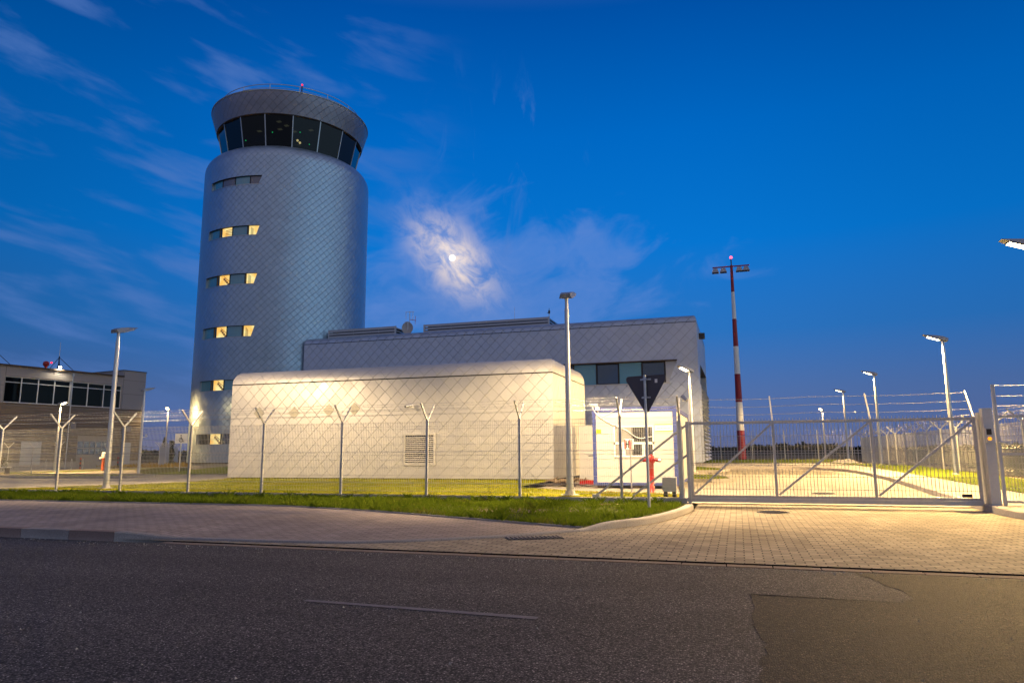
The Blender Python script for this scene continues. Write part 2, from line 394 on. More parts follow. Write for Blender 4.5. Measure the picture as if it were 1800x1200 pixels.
def asphalt(name, base, warm=(1, .97, .93), streak=.3):
    m, t = new_mat(name)
    oc = t.n('ShaderNodeTexCoord').outputs['Object']
    s = t.n('ShaderNodeSeparateXYZ', {0: oc})
    big = t.noise(oc, .35, 5, .6); st = t.noise(t.xyz(t.m('MULTIPLY', s.outputs[0], .35), t.m('MULTIPLY', s.outputs[1], 2.5), 0), 1.0, 4, .6)
    fine = t.noise(oc, 38, 3, .8); mid = t.noise(oc, 9, 5, .7)
    vor = t.n('ShaderNodeTexVoronoi', {'Vector': oc, 'Scale': 72.0}).outputs['Distance']
    vc = t.n('ShaderNodeTexVoronoi', {'Vector': oc, 'Scale': 72.0}).outputs['Color']
    vr = t.n('ShaderNodeSeparateXYZ', {0: vc}).outputs[0]
    f = t.m('ADD', t.m('MULTIPLY_ADD', t.m('SUBTRACT', big, .5), .55, .85), t.m('MULTIPLY', t.m('SUBTRACT', st, .5), streak))
    f = t.m('MULTIPLY', f, t.m('MULTIPLY_ADD', t.m('SUBTRACT', fine, .5), 2.6, 1.0))
    f = t.m('MULTIPLY', f, t.m('MULTIPLY_ADD', t.m('SUBTRACT', mid, .5), .8, 1.0))
    stain = t.m('MULTIPLY', t.sm(t.noise(oc, .8, 4, .6), .60, .74), t.sm(t.noise(oc, 3.5, 3, .6), .35, .6))
    f = t.m('MULTIPLY', f, t.m('MULTIPLY_ADD', stain, -.38, 1.0))
    tr_ = 0.0
    for yc in (2.6, 4.5, 6.5, 7.9):       # wheel tracks polished along the road
        d_ = t.m('DIVIDE', t.m('SUBTRACT', t.m('ADD', s.outputs[1], t.m('MULTIPLY', big, .8)), yc+.4), .38)
        tr_ = t.m('ADD', tr_, t.m('EXPONENT', t.m('MULTIPLY', t.m('MULTIPLY', d_, d_), -1.0)))
    f = t.m('MULTIPLY', f, t.m('MULTIPLY_ADD', tr_, .20, .93))
    f = t.m('MULTIPLY', f, t.m('MULTIPLY_ADD', vr, 1.5, .25))
    f = t.m('MULTIPLY', f, t.m('MULTIPLY_ADD', t.sm(vor, .62, .30), .75, .30))
    f = t.m('ADD', f, t.m('MULTIPLY', t.sm(vr, .90, .99), t.m('MULTIPLY', t.sm(vor, .45, .15), 2.6)))
    c = t.n('ShaderNodeVectorMath', {0: tuple(base*w_ for w_ in warm), 'Scale': f}, operation='SCALE').outputs[0]
    h = t.m('ADD', t.m('MULTIPLY', t.sm(vor, .6, .1), .006), t.m('MULTIPLY', fine, .006))
    finish(t, **{'Base Color': c, 'Roughness': t.m('MULTIPLY_ADD', mid, .3, .62), 'Normal': t.n('ShaderNodeBump', {'Height': h, 'Strength': .5, 'Distance': 1.0}).outputs[0], 'Specular IOR Level': .22}); return m
M_ASPH = asphalt('asphalt', .145, (1, .885, .83))
M_ASPH2 = asphalt('asphalt_patch', .078, (1, .80, .58), .2)
M_ROADPAINT = simple('worn_road_paint', (.13, .12, .13), .7, 0, .5, 9, .3, 80, .6)

def pavers(name, c1, c2, mort, bw=.27, bh=.10, msz=.007, offs=.5, rot=0.0, dirt=.42, dark=(.10, .085, .06)):
    m, t = new_mat(name)
    oc = t.n('ShaderNodeTexCoord').outputs['Object']
    mp = t.n('ShaderNodeMapping', {'Vector': oc, 'Rotation': (0, 0, rot)}).outputs[0]
    br = t.n('ShaderNodeTexBrick', {'Vector': mp, 'Color1': (*c1, 1), 'Color2': (*c2, 1), 'Mortar': (*mort, 1), 'Scale': 1.0, 'Mortar Size': msz, 'Mortar Smooth': .25, 'Bias': 0.0, 'Brick Width': bw, 'Row Height': bh})
    br.offset = offs
    n = t.noise(oc, .5, 5, .62); n2 = t.noise(oc, 60, 3, .7); n3 = t.noise(oc, 5.0, 3, .6)
    sx_ = t.n('ShaderNodeSeparateXYZ', {0: oc})
    tm = t.noise(t.xyz(t.m('MULTIPLY', sx_.outputs[0], 1.6), t.m('MULTIPLY', sx_.outputs[1], .22), 3.0), 1.0, 4, .6)      # tyre-polished tracks and stains
    n = t.m('ADD', n, t.m('MULTIPLY', t.m('SUBTRACT', tm, .5), .7))
    f = t.m('MULTIPLY', t.m('MULTIPLY_ADD', t.m('SUBTRACT', n, .5), dirt*2, 1.0), t.m('MULTIPLY_ADD', t.m('SUBTRACT', n2, .5), .4, 1.0))
    f = t.m('MULTIPLY', f, t.m('MULTIPLY_ADD', t.m('SUBTRACT', n3, .5), .35, 1.0))
    c = t.n('ShaderNodeVectorMath', {0: br.outputs['Color'], 'Scale': f}, operation='SCALE').outputs[0]
    h = t.m('ADD', t.m('MULTIPLY', br.outputs['Fac'], -.010), t.m('MULTIPLY', n2, .0015))
    finish(t, **{'Base Color': c, 'Roughness': .8, 'Specular IOR Level': .2, 'Normal': t.n('ShaderNodeBump', {'Height': h, 'Strength': .9, 'Distance': 1.0}).outputs[0]}); return m
M_PAVE = pavers('driveway_pavers', (.40, .34, .25), (.25, .213, .16), (.085, .07, .055), bw=.22, bh=.11, msz=.009)
M_PAVL = pavers('pavement_pavers', (.33, .275, .25), (.26, .215, .195), (.10, .085, .08), bw=.22, bh=.105)
M_YARD = pavers('yard_pavers', (.42, .38, .30), (.36, .32, .26), (.22, .19, .15), bw=.2, bh=.1, msz=.005)
M_PATH = pavers('path_pavers', (.46, .41, .33), (.40, .36, .29), (.26, .23, .18), bw=.2, bh=.1, msz=.005)
M_GRID = pavers('parking_grid_pavers', (.40, .36, .27), (.34, .30, .23), (.07, .06, .035), bw=.6, bh=.42, msz=.10, offs=0.0, rot=.6)
def granite(name, col):
    m, t = new_mat(name)
    oc = t.n('ShaderNodeTexCoord').outputs['Object']
    s = t.n('ShaderNodeSeparateXYZ', {0: oc})
    fine = t.noise(oc, 90, 2, .7); big = t.noise(oc, 1.2, 3, .6)
    f = t.m('MULTIPLY', t.m('MULTIPLY_ADD', t.m('SUBTRACT', fine, .5), 1.6, 1.0), t.m('MULTIPLY_ADD', t.m('SUBTRACT', big, .5), .6, 1.0))
    c = t.n('ShaderNodeVectorMath', {0: (*col,), 'Scale': f}, operation='SCALE').outputs[0]
    finish(t, **{'Base Color': c, 'Roughness': .85, 'Specular IOR Level': .15, 'Normal': t.n('ShaderNodeBump', {'Height': fine, 'Strength': .4, 'Distance': .006}).outputs[0]}); return m
M_EDGE = granite('dull_edging_stone', (.22, .17, .135)); M_KERB = granite('granite_kerb', (.40, .37, .33)); M_KERBR = granite('reddish_granite_kerb', (.21, .16, .145)); M_KERBG = granite('grey_granite_kerb', (.26, .245, .24))

def soilgrass(name, ga, gb, soil, thr=.62, bumps=1.0):
    m, t = new_mat(name)
    oc = t.n('ShaderNodeTexCoord').outputs['Object']
    n = t.noise(oc, .6, 5, .65); n2 = t.noise(oc, 18, 4, .7); n3 = t.noise(oc, 3.0, 3, .6)
    c = t.mix(t.sm(n2, .3, .7), ga, gb)
    c = t.mix(t.sm(t.m('ADD', n, t.m('MULTIPLY', t.m('SUBTRACT', n3, .5), .3)), thr, thr+.12), c, soil)
    finish(t, **{'Base Color': c, 'Roughness': .95, 'Specular IOR Level': .1, 'Normal': t.n('ShaderNodeBump', {'Height': t.m('ADD', n2, t.noise(oc, 60, 2, .7)), 'Strength': bumps, 'Distance': .04}).outputs[0]}); return m
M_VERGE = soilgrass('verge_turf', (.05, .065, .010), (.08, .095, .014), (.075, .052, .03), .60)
M_LAWN = soilgrass('lawn_turf', (.11, .155, .008), (.165, .20, .014), (.23, .18, .06), .58)
M_LAWN_LIT = soilgrass('lamplit_lawn_turf', (.20, .205, .008), (.29, .27, .012), (.28, .20, .05), .60)  # front lawn's copy of the turf, lamplight put into its yellow
M_FIELD = soilgrass('dark_field', (.020, .024, .010), (.035, .038, .014), (.03, .027, .017), .55, .4)
M_SOIL = soilgrass('bare_ground', (.10, .085, .05), (.13, .11, .07), (.09, .075, .05), .5)
M_EARTH = simple('bare_earth', (.105, .07, .042), .95, 0, .4, 7, .8, 25, .5)
def blade_mat(name, a, b, dry):
    m, t = new_mat(name)
    rn = t.n('ShaderNodeObjectInfo')
    oc = t.n('ShaderNodeTexCoord').outputs['Object']
    n = t.noise(oc, 1.1, 4, .6); n2 = t.noise(oc, 35, 2, .6)
    c = t.mix(t.sm(n2, .3, .7), a, b); c = t.mix(t.sm(n, .55, .72), c, dry)
    d = t.n('ShaderNodeBsdfDiffuse', {'Color': c}); tr = t.n('ShaderNodeBsdfTranslucent', {'Color': c})
    mx = t.n('ShaderNodeMixShader', {0: .35, 1: d.outputs[0], 2: tr.outputs[0]})
    t.n('ShaderNodeOutputMaterial', {'Surface': mx}); return m
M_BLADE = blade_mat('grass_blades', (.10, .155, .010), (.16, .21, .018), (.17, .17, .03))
M_BLADE2 = blade_mat('lamplit_lawn_blades', (.25, .28, .008), (.34, .34, .012), (.36, .28, .04))  # front lawn blades, brightened and yellowed to hold the lamplight
M_CONIF = blade_mat('conifer_leaf', (.012, .020, .008), (.022, .032, .012), (.02, .026, .01))
M_LEAF = blade_mat('shrub_leaf', (.05, .06, .014), (.10, .10, .02), (.12, .08, .02))
M_FLOW = blade_mat('flower_bed_leaf', (.30, .20, .02), (.42, .26, .02), (.16, .16, .03))

def glass(name, tint, refl=.08, opac=.0, body=(.02, .04, .05), rough=.03):
    m, t = new_mat(name)
    fr = t.n('ShaderNodeFresnel', {'IOR': 1.5})
    tr = t.n('ShaderNodeBsdfTransparent', {'Color': (*tint, 1)})
    df = t.n('ShaderNodeBsdfDiffuse', {'Color': (*body, 1)})
    gl = t.n('ShaderNodeBsdfGlossy', {'Color': (.9, .95, 1, 1), 'Roughness': rough})
    a = t.n('ShaderNodeMixShader', {0: opac, 1: tr.outputs[0], 2: df.outputs[0]})
    b = t.n('ShaderNodeMixShader', {0: t.m('ADD', fr.outputs[0], refl, clamp=True), 1: a.outputs[0], 2: gl.outputs[0]})
    t.n('ShaderNodeOutputMaterial', {'Surface': b}); return m
M_CABG = glass('cab_glass', (.14, .19, .20), -.02)
M_CLEAR = glass('clear_glass', (.75, .80, .78), .02)
M_TEAL = glass('teal_panel_glass', (0, 0, 0), .10, 1.0, (.075, .24, .29), .12)
M_OGLASS = glass('office_glass', (.35, .40, .38), -.03, .0, (.02, .03, .03))
M_DGLASS = glass('dark_window_glass', (.12, .15, .16), .10, .35, (.03, .045, .05))
M_PURP = glass('unlit_pane', (0, 0, 0), .06, 1.0, (.13, .115, .13), .1)
def lit_room(name, s=1.0):
    m, t = new_mat(name)
    oc = t.n('ShaderNodeTexCoord').outputs['Object']
    n = t.noise(oc, 1.4, 3, .5)
    c = t.mix(t.sm(n, .35, .68), (1.0, .50, .09), (1.0, .80, .34))
    e = t.n('ShaderNodeEmission', {'Color': c, 'Strength': s}); t.n('ShaderNodeOutputMaterial', {'Surface': e}); return m
M_ROOM = lit_room('lit_stair_room', 1.5)
M_ROOM2 = lit_room('lit_stair_wall', .8)
M_STAIR = simple('stair_silhouette', (.46, .27, .09), .7)
M_LENS = emit('lamp_lens', (1.0, .78, .42), 45)
M_REDL = emit('red_obstruction_light', (1.0, .02, .04), 2.6)
M_GREENL = emit('green_indicator', (.02, 1.0, .25), 1.6)
M_AMBER = emit('amber_signal', (1.0, .36, .02), 1.6)
M_WARML = emit('warm_spot', (1.0, .62, .25), 3.0)
M_FARW = emit('far_white_light', (1.0, .9, .7), 4.0)
M_DIMW = emit('dim_ceiling_light', (1.0, .78, .42), .14)
M_MOON = emit('moon_disc', (1.0, .97, .88), 1.5)

# ------------------------------------------------------------------ setting: roads and ground
struct(MB().faces([(-300, -80, 0), (300, -80, 0), (300, 8.56, 0), (-300, 8.56, 0)], [(0, 1, 2, 3)]).build('road', M_ASPH))
# flush edging stones between asphalt and driveway
mb = MB(); x = -8.2
while x < 14:
    mb.box(x+.006, 8.562, -.05, x+.494, 8.722, .004+.003*rnd.random()); x += .5
struct(mb.build('edging_stones', M_EDGE))
mb = MB(); mb.box(-8.1, 8.70, -.06, 14, 8.744, -.012); mb.box(-8.1, 8.7445, -.06, 14, 8.79, .016)  # open gap, then the step face blackened to carry the edge's shade
struct(mb.build('edging_gap_shade', M_MATTE_BLACK))
# worn centre dash and darker repair patch on the road
def jag(pts, amp, seed, step=.12):
    rg = random.Random(seed); out = []
    for a, b in zip(pts, pts[1:]):
        k = max(1, int(hypot(b[0]-a[0], b[1]-a[1])/step))
        out += [(a[0]+(b[0]-a[0])*i/k+rg.gauss(0, amp), a[1]+(b[1]-a[1])*i/k+rg.gauss(0, amp)) for i in range(k)]
    return out+[pts[-1]]
left_ = jag([(1.10, 8.53), (1.15, 8.3), (1.36, 7.55), (1.40, 7.2), (1.28, 6.98)], .025, 4) + [(.6, 7.0), (.04, 7.0)] + jag([(.04, 6.98), (.04, 5.79), (.10, 5.3), (.05, 4.44), (.03, 2.0)], .014, 5) + [(0, -4), (9, -4), (9, 8.53)]
sheet('road_patch', left_, lambda X, Y: .004, .8, M_ASPH2)
mb = MB(); mb.faces([(.04, 6.99, .007), (1.30, 6.97, .007), (1.30, 6.98, .007), (.04, 7.012, .007)], [(0, 1, 2, 3)])
struct(mb.build('road_crack', M_MATTE_BLACK))
mb = MB(); mb.faces([(-3.75, 5.63, .004), (-1.58, 5.54, .004), (-1.58, 5.63, .004), (-3.75, 5.70, .004)], [(0, 1, 2, 3)])
struct(mb.build('road_marking', M_ROADPAINT))
struct(MB().faces([(-120, 8.55, -.055), (20, 8.55, -.055), (20, 18.2, -.055), (-120, 18.2, -.055)], [(0, 1, 2, 3)]).build('subsoil', M_MATTE_BLACK))
KL = curve([(-9.1, 8.62), (-8.2, 8.85), (-5.46, 9.1), (-3.69, 10.16), (-2.5, 11.4), (-1.97, 12.1), (-1.46, 13.2), (-1.1, 15.0), (-1.0, 16.2)], 6)
apron = [(p[0], p[1]) for p in KL] + [(-1.0, 17.9), (5.0, 17.9), (4.78, 16.0), (5.1, 14.3), (6.2, 12.7), (8, 11.8), (14, 11.2), (14, 8.745), (-9.1+.5, 8.745)]
sheet('driveway', [a for a in apron if True], apron_z, .6, M_PAVE)
# left pavement and its kerb
PB = [(-2.55, 11.75), (-4.6, 12.45), (-7.2, 13.2), (-9.6, 13.62), (-10.6, 13.7), (-30, 13.75), (-120, 13.75)]
pf = [(-120, 8.78), (-9.2, 8.78)] + [(p[0]-.02, p[1]+.10) for p in KL if -9.0 < p[0] < -2.6]
sheet('pavement', pf + PB, pav_z, .5, M_PAVL)
x = -60.0; i = 0; kA = MB(); kB = MB(); kC = MB()
while x < -9.2:
    e = min(x+1.0, -9.1)
    (kA, kB, kA, kC)[i % 4].box(x+.004, 8.62, -.05, e-.004, 8.79, .135); x = e; i += 1
struct(kA.build('kerb', M_KERBR)); struct(kB.build('kerb', M_KERBG)); struct(kC.build('kerb', M_KERBR))
def kl_top(X, Y):
    if X < -2.5: return .135-.088*smooth((X+9.1)/.95)
    return .047 + .085*smooth((X+2.5)/.5)
segs = []; acc = 0; cur = [KL[0]]
for a, b in zip(KL, KL[1:]):
    cur.append(b); acc += hypot(b[0]-a[0], b[1]-a[1])
    if acc > .98: segs.append(cur); cur = [b]; acc = 0
if len(cur) > 1: segs.append(cur)
kA = MB(); kB = MB()
for i, sg in enumerate(segs):
    a, b = Vector(sg[0]), Vector(sg[-1]); d1 = (Vector(sg[1])-a).normalized(); d2 = (b-Vector(sg[-2])).normalized()
    sg = [tuple(a+d1*.004)] + sg[1:-1] + [tuple(b-d2*.004)]
    sweep((kA if sg[0][0] > -2.6 else kB), sg, .15, kl_top, -.05, 1, .018)
struct(kA.build('kerb', M_KERB)); struct(kB.build('kerb', M_KERBG))
# thin edging at the back of the pavement
mb = MB(); sweep(mb, [(p[0], p[1]) for p in PB], .06, lambda X, Y: pav_z(X, Y)+.025, -.05, -1, .008)
struct(mb.build('pavement_edging', M_KERBG))
# grass verge
KR = [(p[0]-.13, p[1]+.02) for p in KL if p[0] >= -2.5]
verge = [(p[0], p[1]+.05) for p in reversed(PB)] + KR + [(-1.15, 16.86), (-120, 16.86)]
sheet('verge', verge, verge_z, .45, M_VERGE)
for cxs, cys, rx, ry, sd in ((-4.35, 14.1, 1.25, .42, 2), (-2.9, 16.15, .95, .2, 3), (-6.4, 15.2, .5, .2, 6), (-1.75, 15.0, .3, .25, 8)):
    rg_ = random.Random(sd)
    pts = [(cxs+rx*(.75+.5*rg_.random())*cos(2*pi*i/26), cys+ry*(.75+.5*rg_.random())*sin(2*pi*i/26)) for i in range(26)]
    sheet('bare_soil', pts, verge_z, .2, M_EARTH, dzoff=.008)
# inside: driveway, yard, lawns, path
sheet('ground', [(-260, 17.9), (260, 17.9), (260, 17.95), (260, 140), (-260, 140)], lambda X, Y: min(g(X, Y), dz(X, Y))-.09, 4.0, M_SOIL)
struct(MB().faces([(-4000, 120, .18), (4000, 120, .18), (4000, 7000, .18), (-4000, 7000, .18)], [(0, 1, 2, 3)]).build('field', M_FIELD))
sheet('lawn', [(-23.6, 17.16), (-20.9, 19.4), (-19.9, 21.8), (-20.0, 24.0), (-20.6, 24.9), (-20.6, 26), (-6.3, 26), (-6.35, 24.6), (-6.45, 20.6), (-3.6, 19.0), (-1.4, 18.6), (-1.4, 17.16)], lambda X, Y: g(X, Y)+.0, .7, M_LAWN_LIT)
sheet('yard', [(-120, 17.16), (-23.6, 17.16), (-20.9, 19.4), (-19.9, 21.8), (-20.0, 24.0), (-20.6, 24.95), (-20.7, 42), (-36, 42), (-40, 60), (-48, 62), (-48, 75), (-75, 75), (-120, 60)], lambda X, Y: g(X, Y)-.01, 1.5, M_YARD)
KRR = curve([(4.78, 16.0), (4.80, 17.5), (4.81, 20.2), (5.07, 28.6), (4.81, 34.7), (3.85, 37.4), (2.6, 38.8), (0, 39.3), (-2.62, 39.62)], 6)
yr = [(-6.45, 20.6), (-3.6, 19.0), (-1.4, 18.6), (-1.3, 17.905), (4.82, 17.905)] + [(p[0], p[1]) for p in KRR if p[1] > 18] + [(-2.5, 41.9), (-6.3, 41.9), (-6.34, 26)]
sheet('driveway', yr, dz, .9, M_YARD)
sheet('parking_bay', [(-1.3, 33.0), (4.5, 32.6), (4.2, 35.6), (3.2, 37.4), (-1.7, 37.5)], dz, .8, M_GRID, dzoff=.004)
mb = MB(); sweep(mb, KRR[:1]+KRR[1:], .15, lambda X, Y: pz(X, Y)+.012, -.1, -1, .018)
struct(mb.build('kerb', M_KERB))
mb = MB(); sweep(mb, curve([(4.78, 16.0), (5.1, 14.3), (6.2, 12.7), (8, 11.8), (14, 11.2)], 6), .15, .155, -.1, 1, .018)
struct(mb.build('kerb', M_KERB))
sheet('pavement', [(4.95, 15.9), (5.25, 14.5), (6.3, 12.95), (8, 12.0), (14, 11.4), (14, 18.4), (6.7, 19.6), (6.55, 24.7), (6.4, 31.5), (5.9, 40.5), (4.8, 47.5), (5.6, 48.5), (6.6, 44), (8.6, 62), (-3, 62), (-3, 42.1), (-2.55, 41.95), (-2.62, 39.65), (2.7, 38.95), (3.95, 37.5), (4.95, 34.8), (5.2, 28.6), (4.95, 20.2), (4.94, 17.5)], pz, .8, M_PATH)
sheet('lawn', [(14, 18.45), (6.75, 19.65), (6.6, 24.7), (6.45, 31.5), (5.98, 40.5), (5.0, 47.3), (5.6, 48.3), (6.7, 44.0), (8.9, 44.0), (8.98, 30), (8.98, 19.0), (14, 19.0)], lambda X, Y: pz(X, Y)-.02-.05*clampv((X-6.5)/2.4, 0, 1)*clampv((Y-24)/12, 0, 1), .7, M_LAWN, dzoff=.03)
sheet('lawn', [(-2.3, 47.2), (4.6, 47.6), (5.6, 49.5), (7.5, 62), (-3.5, 62)], pz, 1.2, M_LAWN, dzoff=.02)
for poly in ([(-1.6, 26.9), (-1.0, 26.6), (-.35, 27.4), (-.55, 29.2), (-1.2, 30.4), (-2.6, 30.6), (-2.6, 27.2)], [(-1.9, 34.6), (-1.0, 34.8), (-.55, 36.2), (-1.2, 38.0), (-3.0, 41.2), (-3.2, 35.0)]):
    sheet('lawn', poly, dz, .6, M_LAWN, dzoff=.10)
    mb = MB(); sweep(mb, [Vector(p)*1.0 for p in poly], .12, lambda X, Y: dz(X, Y)+.115, -.1, -1, .015)
    struct(mb.build('kerb', M_KERB))
isl = [(-46, 36.5), (-36, 33.8), (-29.6, 30.4), (-28.4, 29.2), (-29.2, 28.2), (-31, 28.6), (-37, 31.2), (-46, 34.0)]
sheet('lawn', isl, g, 1.0, M_LAWN, dzoff=.10)
mb = MB(); sweep(mb, isl[3:]+isl[:4], .15, lambda X, Y: g(X, Y)+.13, -.4, -1, .015); struct(mb.build('kerb', M_KERBG))
sheet('lawn', [(-51.5, 38.5), (-49.4, 45.5), (-47.6, 51.5), (-49.2, 52.5), (-51.8, 46), (-53.4, 38.5)], g, 1.2, M_LAWN, dzoff=.03)
sheet('lawn', [(-34.8, 34.5), (-29.5, 32.6), (-22, 31), (-21, 41.5), (-30, 41.5), (-33, 40)], lambda X, Y: g(X, Y)+.32*smooth((Y-34)/5)*smooth((X+36)/4), .9, M_LAWN, dzoff=.03)
sheet('lawn', [(-36.5, 36.5), (-34.8, 36.2), (-33.2, 40.2), (-36, 42), (-42, 47), (-45, 47), (-41, 40)], lambda X, Y: g(X, Y)+.30*exp(-((X+39)**2+(Y-41)**2)/9), .8, M_VERGE, dzoff=.02)

# ------------------------------------------------------------------ moon
def uvsphere(mb, c, r, n=16, k=10, sz=1.0):
    mb.lathe([(max(1e-5, r*sin(pi*i/k)), c[2]-r*sz*cos(pi*i/k)) for i in range(k+1)], c[0], c[1], n); return mb
md = Vector((cos(MEL)*sin(MAZ), cos(MEL)*cos(MAZ), sin(MEL)))*6000
tag(uvsphere(MB(), (md.x, md.y, md.z), 28, 32, 20).build('moon', M_MOON), 'full pale moon shining through the bright cloud to the right of the tower', 'moon')

# ------------------------------------------------------------------ control tower
TC = Vector((-33.65, 46.38)); TR = 6.3; TBOT = .66
tw = thing('control_tower', 'tall round control tower clad in grey metal shingles with a glazed flared cab on top', 'control tower', (TC.x, TC.y, .3))
def tp(th, r, z): a = radians(th); return (TC.x+r*cos(a), TC.y+r*sin(a), z)
ROWS = [(20.45, 21.08), (16.64, 17.35), (13.08, 13.84), (9.33, 10.10), (5.60, 6.33), (1.92, 2.62)]
TH0, TH1, TH1B = -114.0, -71.5, -73.6
zs = [TBOT]
for a, b in reversed(ROWS): zs += [a, b]
zs.append(22.55)
ths = [TH0+(TH1-TH0)*i/14 for i in range(14)] + [TH1 + (360-(TH1-TH0))*i/66 for i in range(67)]
sh = MB()
def uvp(th, z): return (radians(th)*TR, z)
for zi in range(len(zs)-1):
    z0, z1 = zs[zi], zs[zi+1]; win = zi % 2 == 1
    for k in range(len(ths)-1):
        a, b = ths[k], ths[k+1]
        if win and k < 14: continue
        sh.face([tp(a, TR, z0), tp(b, TR, z0), tp(b, TR, z1), tp(a, TR, z1)], [uvp(a, z0), uvp(b, z0), uvp(b, z1), uvp(a, z1)], True)
    if win:
        sh.face([tp(TH1B, TR, z0), tp(TH1, TR, z0), tp(TH1, TR, z1)], [uvp(TH1B, z0), uvp(TH1, z0), uvp(TH1, z1)], True)
# rounded shoulder up to the cab sill
prof = [(TR, 22.55)] + [(TR-1.05*(1-cos(a)), 22.55+1.15*sin(a)) for a in [radians(d) for d in range(9, 91, 9)]] + [(5.02, 23.74)]
arc = 0
for (r0, z0), (r1, z1) in zip(prof, prof[1:]):
    L = hypot(r1-r0, z1-z0)
    for k in range(len(ths)-1):
        a, b = ths[k], ths[k+1]
        sh.face([tp(a, r0, z0), tp(b, r0, z0), tp(b, r1, z1), tp(a, r1, z1)], [uvp(a, 22.55+arc), uvp(b, 22.55+arc), uvp(b, 22.55+arc+L), uvp(a, 22.55+arc+L)], True)
    arc += L
sh.build('shaft', M_ZT, tw)
